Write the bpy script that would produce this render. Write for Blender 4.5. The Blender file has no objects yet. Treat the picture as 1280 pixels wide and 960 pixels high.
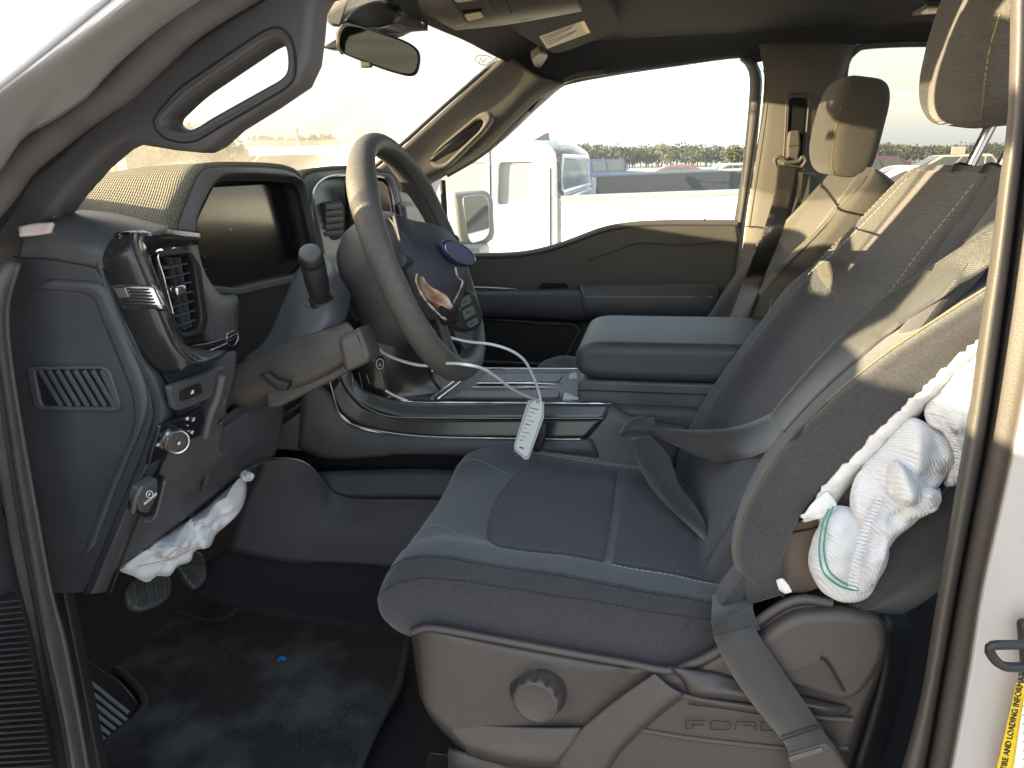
import bpy, bmesh, math, random
from mathutils import Vector, Matrix, noise
random.seed(7)
R=math.radians
sc=bpy.context.scene; COL=sc.collection
# ------------------------------------------------------------------ camera
CAM=Vector((0,0,1.62)); F=960.0
def _rot(yaw,pitch,roll):
    y,p,r=R(yaw),R(pitch),R(roll)
    f=Vector((-math.sin(y)*math.cos(p),math.cos(y)*math.cos(p),-math.sin(p)))
    a=Vector((math.cos(y),math.sin(y),0)); u=a.cross(f)
    return a*math.cos(r)-u*math.sin(r), u*math.cos(r)+a*math.sin(r), f
RT,UP,FW=_rot(11,16,1.0)
cd=bpy.data.cameras.new('camera'); cam=bpy.data.objects.new('camera',cd); COL.objects.link(cam)
cam.matrix_world=Matrix(((RT.x,UP.x,-FW.x,CAM.x),(RT.y,UP.y,-FW.y,CAM.y),(RT.z,UP.z,-FW.z,CAM.z),(0,0,0,1)))
cd.sensor_width=36; cd.lens=27; cd.clip_start=.05; cd.clip_end=3000
sc.camera=cam
# ------------------------------------------------------------------ sky, sun, exposure
SUN_AZ,SUN_EL=23.0,9.2           # light travels towards +X, turned this much towards +Y
w=bpy.data.worlds.new('World'); sc.world=w; w.use_nodes=True
wn=w.node_tree.nodes; wl=w.node_tree.links
sky=wn.new('ShaderNodeTexSky'); sky.sky_type='NISHITA'; sky.sun_disc=False
sky.sun_elevation=R(SUN_EL); sky.sun_rotation=math.atan2(-math.cos(R(SUN_AZ)),-math.sin(R(SUN_AZ)))%(2*math.pi)
sky.air_density=1.0; sky.dust_density=3.0; sky.ozone_density=1.0
hz=wn.new('ShaderNodeMix'); hz.data_type='RGBA'; hz.blend_type='MIX'; hz.inputs[0].default_value=.62; hz.inputs[7].default_value=(1.42,1.60,1.90,1)   # thin even haze over the clear-sky model
wl.new(sky.outputs[0],hz.inputs[6]); wl.new(hz.outputs[2],wn['Background'].inputs[0]); wn['Background'].inputs[1].default_value=.15
sd=bpy.data.lights.new('sun','SUN'); sd.energy=4.2; sd.angle=R(.6); sd.color=(1,.80,.50)
so=bpy.data.objects.new('sun',sd); COL.objects.link(so)
tv=Vector((math.cos(R(SUN_AZ))*math.cos(R(SUN_EL)),math.sin(R(SUN_AZ))*math.cos(R(SUN_EL)),-math.sin(R(SUN_EL))))
so.rotation_euler=tv.to_track_quat('-Z','Y').to_euler()
vs=sc.view_settings; vs.view_transform='Standard'; vs.look='None'; vs.gamma=1; vs.exposure=2.98; vs.use_curve_mapping=False
sc.cycles.max_bounces=10; sc.cycles.transparent_max_bounces=16; sc.cycles.diffuse_bounces=5
# ------------------------------------------------------------------ measuring helpers: photograph point + known distance -> place
def ray(px,py): return (px-640)/F*RT+(480-py)/F*UP+FW
def P(px,py,Y): v=ray(px,py); return CAM+v*(Y/v.y)
def PX(px,py,X): v=ray(px,py); return CAM+v*(X/v.x)
def PZ(px,py,Z): v=ray(px,py); return CAM+v*((Z-CAM.z)/v.z)
def PN(px,py,o,n): v=ray(px,py); return CAM+v*((Vector(o)-CAM).dot(n)/v.dot(n))
def V(p): return p if isinstance(p,Vector) else P(*p)
# ------------------------------------------------------------------ splines
def cr1(p0,p1,p2,p3,t):
    return .5*((2*p1)+(p2-p0)*t+(2*p0-5*p1+4*p2-p3)*t*t+(3*p1-p0-3*p2+p3)*t*t*t)
def cre(P_,u,closed=False):
    n=len(P_)
    if closed:
        i=int(math.floor(u)); t=u-i; g=lambda k:P_[k%n]
        return cr1(g(i-1),g(i),g(i+1),g(i+2),t)
    u=max(0,min(n-1,u)); i=min(int(u),n-2); t=u-i
    a=P_[i-1] if i>0 else P_[0]*2-P_[1]
    d=P_[i+2] if i+2<n else P_[n-1]*2-P_[n-2]
    return cr1(a,P_[i],P_[i+1],d,t)
def resample(pts,n,closed=False,lin=False):
    pts=[Vector(p) for p in pts]
    if len(pts)==1: return [pts[0].copy() for _ in range(n)]
    m=len(pts) if closed else len(pts)-1
    K=12; fine=[]
    for i in range(m*K+1):
        u=i/K
        if lin:
            a=pts[int(u)%len(pts)]; b=pts[min(int(u)+1,len(pts)-1) if not closed else (int(u)+1)%len(pts)]
            fine.append(a.lerp(b,u-int(u)))
        else: fine.append(cre(pts,u,closed))
    L=[0]
    for a,b in zip(fine,fine[1:]): L.append(L[-1]+(b-a).length)
    out=[]; j=0; N=n if closed else n-1
    for i in range(n):
        s=L[-1]*i/max(N,1)
        while j<len(L)-2 and L[j+1]<s: j+=1
        t=(s-L[j])/max(L[j+1]-L[j],1e-9); out.append(fine[j].lerp(fine[j+1],min(1,t)))
    return out
def rnd(pts,r,k=4):
    """round the corners of a closed px polygon (2 or 3 numbers per point)"""
    out=[]; n=len(pts)
    for i in range(n):
        a,b,c=Vector(pts[i-1]),Vector(pts[i]),Vector(pts[(i+1)%n])
        ra=min(r,(a-b).length*.48); rc=min(r,(c-b).length*.48)
        p=b+(a-b).normalized()*ra; q=b+(c-b).normalized()*rc
        for j in range(k+1):
            t=j/k; out.append(tuple(p*(1-t)**2+b*2*t*(1-t)+q*t*t))
    return out
# ------------------------------------------------------------------ mesh makers
def link(name,me,mats,parent=None,smooth=True,ang=40):
    o=bpy.data.objects.new(name,me); COL.objects.link(o)
    for m in (mats if isinstance(mats,(list,tuple)) else [mats]): me.materials.append(m)
    if smooth:
        for p in me.polygons: p.use_smooth=True
        if ang: me.set_sharp_from_angle(angle=R(ang))
    if parent is not None: o.parent=parent
    return o
def mesh(name,vs_,fs,mats,parent=None,smooth=True,ang=40,thick=0,bev=0,mi=None,sub=0,off=-1):
    me=bpy.data.meshes.new(name); me.from_pydata([tuple(v) for v in vs_],[],fs); 
    bm=bmesh.new(); bm.from_mesh(me)
    if mi:
        for f,k in zip(bm.faces,mi): f.material_index=k
    bmesh.ops.remove_doubles(bm,verts=bm.verts,dist=1e-5)
    bmesh.ops.recalc_face_normals(bm,faces=bm.faces) if not thick else None
    bm.to_mesh(me); bm.free(); me.validate()
    o=link(name,me,mats,parent,smooth,ang)
    if thick:
        m=o.modifiers.new('thickness','SOLIDIFY'); m.thickness=thick; m.offset=off
    if bev:
        m=o.modifiers.new('bevel','BEVEL'); m.width=bev; m.segments=3; m.limit_method='ANGLE'; m.angle_limit=R(35); m.harden_normals=False
    if sub:
        m=o.modifiers.new('sub','SUBSURF'); m.levels=sub; m.render_levels=sub
    return o
def grid(rows,closed_u=False,closed_v=False,caps=False):
    nv=len(rows); nu=len(rows[0]); vs_=[p for r in rows for p in r]; fs=[]
    for j in range(nv if closed_v else nv-1):
        for i in range(nu if closed_u else nu-1):
            a=j*nu+i; b=j*nu+(i+1)%nu; c=((j+1)%nv)*nu+(i+1)%nu; d=((j+1)%nv)*nu+i
            fs.append((a,b,c,d))
    if caps: fs.append(tuple(range(nu-1,-1,-1))); fs.append(tuple((nv-1)*nu+i for i in range(nu)))
    return vs_,fs
def loft(name,curves,mat,parent=None,nu=32,nv=4,thick=.004,lin=False,away=None,smooth_v=True,**k):
    """surface through a list of curves (each a list of places); flips so that its front faces the camera"""
    C_=[resample([V(p) for p in c],nu,lin=lin) for c in curves]
    m=(len(C_)-1)*nv; rows=[]
    for j in range(m+1):
        u=j/nv
        if smooth_v: rows.append([cre([c[i] for c in C_],u) for i in range(nu)])
        else:
            a=min(int(u),len(C_)-2); rows.append([C_[a][i].lerp(C_[a+1][i],u-a) for i in range(nu)])
    vs_,fs=grid(rows)
    mid=rows[len(rows)//2]; i=nu//2; a=mid[i]; n=(mid[min(i+1,nu-1)]-mid[i-1]).cross(rows[min(len(rows)//2+1,len(rows)-1)][i]-rows[max(len(rows)//2-1,0)][i])
    if n.dot((away if away is not None else CAM)-a)<0: fs=[f[::-1] for f in fs]
    return mesh(name,vs_,fs,mat,parent,thick=thick,**k)
def plate(name,loops,n,thick,bevel,mat,parent=None,res=3):
    """flat slab with rounded edges and holes; the loops lie on its front face, n points to the front"""
    n=Vector(n).normalized(); L=[[V(p) for p in l] for l in loops]
    o0=sum(L[0],Vector())/len(L[0])
    ex=(Vector((1,0,0))-n*n.x); ex=ex if ex.length>.3 else (Vector((0,1,0))-n*n.y); ex.normalize(); ey=n.cross(ex)
    cu=bpy.data.curves.new(name,'CURVE'); cu.dimensions='2D'; cu.fill_mode='BOTH'
    half=thick/2; cu.bevel_depth=bevel; cu.extrude=max(half-bevel,0); cu.bevel_resolution=res; cu.offset=-bevel
    for l in L:
        s=cu.splines.new('POLY'); s.points.add(len(l)-1); s.use_cyclic_u=True
        for q,p in zip(s.points,l): d=p-o0; q.co=(d.dot(ex),d.dot(ey),0,1)
    ob=bpy.data.objects.new(name,cu); me=bpy.data.meshes.new_from_object(ob); bpy.data.objects.remove(ob); bpy.data.curves.remove(cu)
    M=Matrix(((ex.x,ey.x,n.x,o0.x-n.x*half),(ex.y,ey.y,n.y,o0.y-n.y*half),(ex.z,ey.z,n.z,o0.z-n.z*half),(0,0,0,1)))
    me.transform(M); me.materials.clear(); me.name=name
    return link(name,me,mat,parent,ang=35)
def tube_data(pts,r,k=8,closed=False,n=None,squash=None):
    pts=[V(p) for p in pts]
    if n: pts=resample(pts,n,closed)
    N=len(pts); rs=r if callable(r) else (lambda t:r); rows=[]; up=None
    for i,p in enumerate(pts):
        a=pts[(i-1)%N] if (closed or i>0) else p; b=pts[(i+1)%N] if (closed or i<N-1) else p
        t=(b-a).normalized()
        if up is None: up=Vector((0,0,1)) if abs(t.z)<.9 else Vector((1,0,0))
        x=up.cross(t); x.normalize(); up=t.cross(x); rad=rs(i/max(N-1,1))
        sx,sy=squash or (1,1)
        rows.append([p+x*rad*sx*math.cos(2*math.pi*j/k)+up*rad*sy*math.sin(2*math.pi*j/k) for j in range(k)])
    return grid(rows,True,closed,caps=not closed)
def tube(name,pts,r,mat,parent=None,k=8,closed=False,n=24,squash=None):
    vs_,fs=tube_data(pts,r,k,closed,n,squash); return mesh(name,vs_,fs,mat,parent,ang=60)
def multi(name,datas,mat,parent=None,kind=None,**k):
    vs_=[];fs=[]
    for v,f in datas:
        o=len(vs_); vs_+=list(v); fs+=[tuple(i+o for i in q) for q in f]
    ob=mesh(name,vs_,fs,mat,parent,**k)
    if kind: ob['kind']=kind
    return ob
def boxd(c,s,rot=None):
    c=Vector(c); h=Vector(s)/2; M=rot or Matrix.Identity(3)
    v=[c+M@Vector((x*h.x,y*h.y,z*h.z)) for x in(-1,1) for y in(-1,1) for z in(-1,1)]
    return v,[(0,1,3,2),(4,6,7,5),(0,4,5,1),(2,3,7,6),(0,2,6,4),(1,5,7,3)]
def box(name,c,s,mat,parent=None,bev=.003,rot=None,**k): v,f=boxd(c,s,rot); return mesh(name,v,f,mat,parent,bev=bev,ang=30,**k)
def superb(name,c,s,mat,parent=None,e=.35,e2=.35,nu=28,nv=16,rot=None,fn=None):
    """rounded box (superellipsoid)"""
    sp=lambda a,p:(abs(a)**p)*(1 if a>=0 else -1); rows=[]; M=rot or Matrix.Identity(3); c=Vector(c)
    for j in range(nv+1):
        ph=-math.pi/2+math.pi*j/nv; row=[]
        for i in range(nu):
            th=2*math.pi*i/nu
            q=Vector((sp(math.cos(ph),e2)*sp(math.cos(th),e)*s[0]/2,sp(math.cos(ph),e2)*sp(math.sin(th),e)*s[1]/2,sp(math.sin(ph),e2)*s[2]/2))
            if fn: q=fn(q)
            row.append(c+M@q)
        rows.append(row)
    v,f=grid(rows,True); return mesh(name,v,f,mat,parent,ang=80)
def lathe(name,o,ax,prof,mat,parent=None,k=32,wob=None):
    o=Vector(o); ax=Vector(ax).normalized(); x=ax.orthogonal().normalized(); y=ax.cross(x); rows=[]
    for h,r in prof:
        rows.append([o+ax*h+(x*math.cos(a)+y*math.sin(a))*(r*(wob(a,h) if wob else 1)) for a in [2*math.pi*i/k for i in range(k)]])
    v,f=grid(rows,True,caps=True); return mesh(name,v,f,mat,parent,ang=40)
def text(name,s,o,ex,ey,size,mat,parent=None,depth=.0006,align='LEFT'):
    cu=bpy.data.curves.new(name,'FONT'); cu.body=s; cu.size=1; cu.align_x=align; cu.extrude=depth/size
    ob=bpy.data.objects.new(name,cu); me=bpy.data.meshes.new_from_object(ob); bpy.data.objects.remove(ob); bpy.data.curves.remove(cu)
    o=V(o); ex=Vector(ex)*size; ey=Vector(ey)*size; n=ex.cross(ey).normalized()*size
    me.transform(Matrix(((ex.x,ey.x,n.x,o.x),(ex.y,ey.y,n.y,o.y),(ex.z,ey.z,n.z,o.z),(0,0,0,1)))); me.materials.clear()
    return link(name,me,mat,parent,smooth=False)
def thing(name,label,cat,loc=(0,0,0),group=None):
    """an Empty at the thing's base; its parts are parented keeping their place"""
    o=bpy.data.objects.new(name,None); COL.objects.link(o); o.location=loc; o['label']=label; o['category']=cat; o.empty_display_size=.05
    if group: o['group']=group
    ROOTS.append(o); return o
ROOTS=[]
def tag(o,label,cat,group=None):
    o['label']=label; o['category']=cat
    if group: o['group']=group
    return o
def struct(o): o['kind']='structure'; return o
# ------------------------------------------------------------------ materials
MATS={}
def mat(name,col,rough=.6,metal=0,bump=None,var=0,varscale=6,spec=.5,coat=0,sheen=0,col2=None,detail=4,trans=0,dirt=0):
    """bump: list of (kind, scale, strength)"""
    m=bpy.data.materials.new(name); m.use_nodes=True; nt=m.node_tree; N=nt.nodes; L=nt.links; b=N['Principled BSDF']
    b.inputs['Base Color'].default_value=(*col,1); b.inputs['Roughness'].default_value=rough; b.inputs['Metallic'].default_value=metal
    b.inputs['Specular IOR Level'].default_value=spec; b.inputs['Coat Weight'].default_value=coat; b.inputs['Coat Roughness'].default_value=.08
    if sheen: b.inputs['Sheen Weight'].default_value=sheen; b.inputs['Sheen Roughness'].default_value=.5
    tc=N.new('ShaderNodeTexCoord'); co=tc.outputs['Object']
    def tex(kind,scale):
        if kind=='noise': t=N.new('ShaderNodeTexNoise'); t.inputs['Scale'].default_value=scale; t.inputs['Detail'].default_value=detail; o=t.outputs['Fac']
        elif kind=='vor': t=N.new('ShaderNodeTexVoronoi'); t.inputs['Scale'].default_value=scale; o=t.outputs['Distance']
        elif kind in('wx','wy','wz','wd'):
            t=N.new('ShaderNodeTexWave'); t.wave_type='BANDS'; t.bands_direction={'wx':'X','wy':'Y','wz':'Z','wd':'DIAGONAL'}[kind]; t.inputs['Scale'].default_value=scale; t.inputs['Distortion'].default_value=.6; t.inputs['Detail Scale'].default_value=3; o=t.outputs['Fac']
        L.new(co,t.inputs['Vector']); return o
    last=None
    for kind,s,st in (bump or []):
        bp=N.new('ShaderNodeBump'); bp.inputs['Strength'].default_value=st; bp.inputs['Distance'].default_value=.002
        L.new(tex(kind,s),bp.inputs['Height'])
        if last: L.new(last,bp.inputs['Normal'])
        last=bp.outputs['Normal']
    if last: L.new(last,b.inputs['Normal'])
    if var or col2:
        mx=N.new('ShaderNodeMix'); mx.data_type='RGBA'; c2=col2 or tuple(min(1,c*(1+var)) for c in col)
        c1=col if col2 else tuple(c*(1-var) for c in col)
        mx.inputs[6].default_value=(*c1,1); mx.inputs[7].default_value=(*c2,1)
        r=N.new('ShaderNodeMapRange'); r.inputs[1].default_value=.35; r.inputs[2].default_value=.65
        L.new(tex('noise',varscale),r.inputs[0]); L.new(r.outputs[0],mx.inputs[0]); L.new(mx.outputs[2],b.inputs['Base Color'])
        src=mx.outputs[2]
    else: src=None
    if dirt:   # pale dust in soft patches
        n1=tex('noise',dirt[0]); r=N.new('ShaderNodeMapRange'); r.inputs[1].default_value=dirt[1]; r.inputs[2].default_value=dirt[1]+.2; r.inputs[4].default_value=dirt[2]
        L.new(n1,r.inputs[0]); mx=N.new('ShaderNodeMix'); mx.data_type='RGBA'; L.new(r.outputs[0],mx.inputs[0])
        if src: L.new(src,mx.inputs[6])
        else: mx.inputs[6].default_value=(*col,1)
        mx.inputs[7].default_value=(*dirt[3],1); L.new(mx.outputs[2],b.inputs['Base Color'])
    MATS[name]=m; return m
DUST=(.22,.19,.16)
M_plas=mat('dark_grained_plastic',(.050,.052,.057),.5,bump=[('noise',900,.25)],var=.10,varscale=14,dirt=(5,.55,.06,DUST))
M_plas2=mat('slate_plastic',(.068,.070,.076),.45,bump=[('noise',900,.25)],var=.10,varscale=10,dirt=(7,.5,.10,DUST))
M_trim=mat('seat_side_plastic',(.062,.053,.049),.42,bump=[('noise',800,.3)],var=.06,varscale=9,dirt=(6,.52,.10,DUST))
M_pillar=mat('pillar_trim_plastic',(.090,.086,.090),.6,bump=[('noise',700,.25)],var=.05,varscale=8)
M_pfar=mat('pillar_trim_taupe',(.108,.098,.084),.6,bump=[('noise',700,.2)],var=.05,varscale=8)
M_rub=mat('weatherstrip_rubber',(.095,.088,.087),.62,bump=[('noise',400,.2)],var=.15,varscale=20)
M_black=mat('black_plastic',(.014,.014,.015),.5,bump=[('noise',600,.2)])
M_void=mat('gap_shade_black',(.004,.004,.005),.9)  # near-black colour standing in for shade inside gaps, slots and recesses
M_gloss=mat('piano_black_plastic',(.012,.013,.016),.16,coat=.3,var=.1,varscale=30)
M_glossb=mat('dark_satin_panel',(.022,.021,.021),.26,coat=.2,bump=[('noise',25,.04)])
M_cabp=mat('cab_paint',(.37,.36,.36),.3,coat=.5,var=.015,varscale=3)
M_chrome=mat('satin_chrome',(.62,.62,.63),.22,metal=1)
M_silver=mat('brushed_silver',(.48,.47,.45),.32,metal=.85,bump=[('noise',300,.1)])
M_fab=mat('charcoal_seat_fabric',(.036,.035,.038),.95,sheen=.25,bump=[('wd',170,.28),('noise',500,.5)],var=.16,varscale=260,dirt=(4,.5,.07,DUST))
M_fab2=mat('slate_seat_fabric',(.060,.069,.077),.92,sheen=.3,bump=[('noise',500,.5),('wx',150,.2)],var=.08,varscale=200,dirt=(4,.5,.08,DUST))
M_ins=mat('seat_insert_fabric',(.036,.039,.047),.95,sheen=.2,bump=[('wx',130,.4),('wy',130,.4)],var=.14,varscale=300,dirt=(5,.52,.05,DUST))
M_mesh=mat('ribbed_mesh_fabric',(.062,.058,.052),.9,sheen=.2,bump=[('wz',105,.5),('wy',120,.2)],var=.14,varscale=240)
M_taup=mat('taupe_seat_fabric',(.072,.066,.054),.92,sheen=.2,bump=[('noise',700,.5),('wz',300,.3)],var=.08,varscale=200)
M_head=mat('headliner_cloth',(.030,.033,.038),.98,bump=[('noise',900,.6)],var=.10,varscale=350)
M_perf=mat('perforated_dash_pad',(.13,.12,.095),.85,bump=[('wy',85,.7),('wx',85,.7)],var=.12,varscale=300)
M_belt=mat('seat_belt_webbing',(.027,.027,.027),.55,sheen=.4,bump=[('wd',210,.25),('noise',500,.3)],var=.12,varscale=160)
M_carp=mat('black_carpet',(.012,.012,.014),1,bump=[('noise',600,1)],var=.3,varscale=400,detail=8)
M_mat=mat('dusty_floor_mat',(.014,.015,.017),1,bump=[('noise',500,1)],var=.35,varscale=300,dirt=(7,.48,.5,(.12,.13,.14)),detail=8)
M_bag=mat('airbag_nylon',(.60,.61,.63),.75,bump=[('wd',110,.45),('noise',30,.3)],var=.04,varscale=12)
M_bagt=mat('airbag_thread',(.05,.25,.20),.8)
M_redt=mat('red_thread',(.45,.20,.18),.8)
M_foam=mat('torn_white_foam',(.70,.69,.67),.95,bump=[('noise',160,.8)],var=.06,varscale=60)
M_brown=mat('bare_seat_board',(.115,.085,.062),.8,bump=[('noise',60,.4)],var=.15,varscale=18)
M_paint=mat('white_car_paint',(.80,.79,.78),.28,coat=.6,var=.015,varscale=3)
M_yst=mat('yellow_stitching',(.22,.19,.07),.8)
M_gst=mat('grey_stitching',(.38,.38,.36),.8)
M_seam=mat('dark_seam',(.018,.018,.019),.9)
M_white=mat('white_print',(.75,.75,.73),.6)
M_dull=mat('grey_print',(.30,.30,.29),.6)
M_yel=mat('yellow_label',(.80,.58,.03),.5)
M_blue=mat('blue_emblem',(.012,.017,.075),.35)
M_navy=mat('airbag_cover_vinyl',(.036,.036,.048),.6,bump=[('noise',900,.25)],var=.08,varscale=12)
M_wheel=mat('wheel_rim_vinyl',(.070,.066,.062),.48,bump=[('noise',650,.5)],var=.10,varscale=120)
M_mirr=mat('mirror_glass',(.85,.86,.86),.01,metal=1)
M_dimm=mat('dimming_mirror_glass',(.10,.10,.08),.03,metal=1)
M_scr=mat('display_glass',(.011,.010,.011),.16,coat=.35)
M_rubm=mat('pedal_rubber',(.045,.047,.046),.5,bump=[('noise',300,.3)],dirt=(20,.5,.3,DUST))
M_bluep=mat('blue_scrap_plastic',(.02,.22,.62),.4)
M_lens=mat('lamp_lens',(.80,.70,.45),.2)
M_copper=mat('torn_orange_paper',(.32,.15,.08),.7,col2=(.55,.47,.38),varscale=55)
def glass(name,tint,gl=.06,dust=0,dcol=(.9,.85,.7)):
    m=bpy.data.materials.new(name); m.use_nodes=True; N=m.node_tree.nodes; L=m.node_tree.links
    for n in list(N): N.remove(n)
    o=N.new('ShaderNodeOutputMaterial'); t=N.new('ShaderNodeBsdfTransparent'); t.inputs[0].default_value=(*tint,1)
    g=N.new('ShaderNodeBsdfGlossy'); g.inputs['Roughness'].default_value=.02; lw=N.new('ShaderNodeLayerWeight'); lw.inputs[0].default_value=.25
    mp=N.new('ShaderNodeMapRange'); mp.inputs[3].default_value=gl; mp.inputs[4].default_value=.6; L.new(lw.outputs['Fresnel'],mp.inputs[0])
    x=N.new('ShaderNodeMixShader'); L.new(mp.outputs[0],x.inputs[0]); L.new(t.outputs[0],x.inputs[1]); L.new(g.outputs[0],x.inputs[2]); s=x.outputs[0]
    if dust:
        d=N.new('ShaderNodeBsdfTranslucent'); d.inputs[0].default_value=(*dcol,1)
        tc=N.new('ShaderNodeTexCoord'); nz=N.new('ShaderNodeTexNoise'); nz.inputs['Scale'].default_value=6; L.new(tc.outputs['Object'],nz.inputs['Vector'])
        r=N.new('ShaderNodeMapRange'); r.inputs[1].default_value=.3;r.inputs[2].default_value=.7;r.inputs[3].default_value=dust*.75; r.inputs[4].default_value=dust*1.25
        L.new(nz.outputs['Fac'],r.inputs[0]); y=N.new('ShaderNodeMixShader'); L.new(r.outputs[0],y.inputs[0]); L.new(s,y.inputs[1]); L.new(d.outputs[0],y.inputs[2]); s=y.outputs[0]
    L.new(s,o.inputs[0]); return m
M_wind=glass('dusty_windshield_glass',(.96,.97,.95),.03,dust=.040,dcol=(.92,.88,.80))
M_side=glass('side_window_glass',(.94,.96,.95),.03,dust=.02)
M_tint=glass('rear_window_glass',(.74,.72,.66),.05)

# ================================================================== GROUND
def ground():
    v=[(-1500,-1500,0),(1500,-1500,0),(1500,1500,0),(-1500,1500,0)]
    m=mat('dirt_lot',(.27,.26,.245),.95,bump=[('noise',3,.4)],var=.2,varscale=.5)
    o=mesh('ground',v,[(0,1,2,3)],m,smooth=False); struct(o)
ground()
from mathutils.bvhtree import BVHTree
def drape_fn(objs,off):
    V_,F_=[],[]
    for o in objs:
        n=len(V_); V_+=[v.co.copy() for v in o.data.vertices]; F_+=[tuple(i+n for i in p.vertices) for p in o.data.polygons]
    T_=BVHTree.FromPolygons(V_,F_)
    def f(px,py,Y):
        r=ray(px,py).normalized(); h=T_.ray_cast(CAM,r)
        return CAM+r*((h[0]-CAM).length-off) if h[0] is not None else P(px,py,Y)
    return f
# ================================================================== OUTSIDE: parked vehicles, trees, poles
M_tyre=mat('tyre_rubber',(.012,.012,.012),.8); M_rim=mat('alloy',(.45,.45,.46),.35,metal=.8)
M_cglass=mat('parked_car_glass',(.05,.06,.07),.08,coat=.4); M_red=mat('tail_lamp',(.35,.01,.01),.25,coat=.5); M_hl=mat('head_lamp',(.7,.7,.7),.1,coat=.5)
def paint(n,c): return mat(n,c,.35,coat=.5,var=.03,varscale=2)
KIND={ # side outlines: body, glasshouse, (length, height)
 'sedan':([(-2.4,.35),(-2.4,.72),(-1.6,.9),(-.9,.95),(1.7,.98),(2.35,.9),(2.42,.4)],[(-.95,.93),(-.2,1.42),(.9,1.45),(1.75,.98)],4.8),
 'suv':([(-2.35,.4),(-2.38,.85),(-1.5,1.05),(-.9,1.1),(2.2,1.12),(2.3,.9),(2.32,.45)],[(-1.0,1.08),(-.35,1.66),(1.7,1.70),(2.2,1.1)],4.7),
 'minivan':([(-2.5,.35),(-2.5,.8),(-1.9,1.0),(-1.3,1.08),(2.4,1.12),(2.5,.9),(2.5,.4)],[(-1.5,1.05),(-.5,1.68),(2.0,1.72),(2.4,1.1)],5.0),
 'jeep':([(-2.1,.5),(-2.1,1.05),(-.9,1.12),(2.0,1.14),(2.05,.55)],[(-.9,1.12),(-.65,1.78),(1.95,1.80),(2.0,1.14)],4.1)}
def car(name,label,cat,kind,pm,loc,rz,group='vehicles parked across the lot'):
    root=bpy.data.objects.new(name,None); COL.objects.link(root); tag(root,label,cat,group)
    body,gh,_=KIND[kind]; W=.9
    def pl(nm,pts,y,th,m,b,par=root): return plate(nm,[[Vector((x,-y,z)) for x,z in pts]],(0,-1,0),th,b,m,par,res=2)
    b=pl('body',rnd(body,.18),W,2*W,pm,.09)
    # glasshouse: tapered shell
    n=len(gh); lo=[Vector((x,-W+.05,z)) for x,z in gh]; g2=rnd(gh,.2)
    rows=[]
    for y,s in((-.80,1),(-.66,.0),(.66,.0),(.80,1)):
        rows.append([Vector((x*(1 if s else .97),y if z<1.2 else y*.9,z)) for x,z in g2])
    v,f=grid(rows,False,False,caps=True); mesh('roof_shell',v,f,pm,root,bev=.04)
    zt=gh[1][1]; 
    for sgn in(-1,1):
        cx=[gh[0][0]+.35,gh[1][0]+.12,(gh[1][0]+gh[2][0])/2-.05]
        zb=gh[0][1]+.04; x0,x1=gh[0][0]+.18,gh[3][0]-.2; xt0,xt1=gh[1][0]+.08,gh[2][0]-.08; zt_=zt-.09
        def wq(a0,a1,nm='window'):
            q=[(x0+(x1-x0)*a0,zb),(xt0+(xt1-xt0)*a0,zt_),(xt0+(xt1-xt0)*a1,zt_),(x0+(x1-x0)*a1,zb)]
            yb,yt=.815,.735
            pts=[Vector((x,sgn*(yb if z==zb else yt),z)) for x,z in q]; nn=Vector((0,sgn,.15))
            o_=[p+nn*.012 for p in pts]; vv=pts+o_; mesh(nm,vv,[(0,1,2,3),(7,6,5,4),(0,4,5,1),(1,5,6,2),(2,6,7,3),(3,7,4,0)],M_cglass,root,smooth=False)
        wq(.0,.36); wq(.40,.70); wq(.74,1)
    for a,b_,nm in((gh[0],gh[1],'windshield'),(gh[3],gh[2],'rear_window')):
        pa=[Vector((a[0]*1.0,-.68,a[1]+.05)),Vector((b_[0]*.98,-.58,b_[1]-.08)),Vector((b_[0]*.98,.58,b_[1]-.08)),Vector((a[0],.68,a[1]+.05))]
        s=-1 if nm=='windshield' else 1; off=Vector((s*.05,0,.04)); vv=[p+off*.3 for p in pa]+[p+off for p in pa]
        mesh(nm,vv,[(0,1,2,3),(7,6,5,4),(0,4,5,1),(1,5,6,2),(2,6,7,3),(3,7,4,0)],M_cglass,root,smooth=False)
    xe=body[0][0]; xr=body[-1][0]
    for s in(-1,1):
        box('headlight',(xe+.06,s*.68,.72),(.16,.34,.14),M_hl,root,.02); box('taillight',(xr-.05,s*.70,.85),(.14,.26,.2),M_red,root,.02)
        for x in(-1.45,1.45):
            wh=lathe('wheel',(x,s*.72,.34),(0,s,0),[(0,.2),(0,.33),(.02,.34),(.16,.34),(.2,.32),(.2,.21)],M_tyre,root,k=20)
            lathe('rim',(x,s*.86,.34),(0,s,0),[(0,.2),(.05,.21),(.055,.18),(.03,.05),(.045,.04),(.045,.001)],M_rim,wh,k=14)
    root.location=loc; root.rotation_euler=(0,0,rz); return root
def gp(px,Y): p=P(px,200,Y); return (p.x,p.y,0)
car('parked_jeep','boxy blue four wheel drive behind the bed of the white pickup','car','jeep',paint('blue_paint',(.015,.04,.13)),gp(764,46),R(188))
car('parked_sedan','dull red sedan to the right of the boxy blue four wheel drive','car','sedan',paint('red_paint',(.13,.06,.055)),gp(838,42),R(4))
car('parked_hatchback','pale silver car beside the red sedan, cut by the window pillar','car','sedan',paint('silver_paint',(.55,.56,.56)),gp(905,47),R(20))
car('parked_crossover','dark maroon crossover seen just right of the far headrest','car','suv',paint('maroon_paint',(.10,.025,.03)),gp(1105,34),R(186))
car('parked_minivan','champagne minivan seen through the rear window behind both seats','car','minivan',paint('champagne_paint',(.50,.47,.38)),gp(1182,46),R(6))
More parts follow.
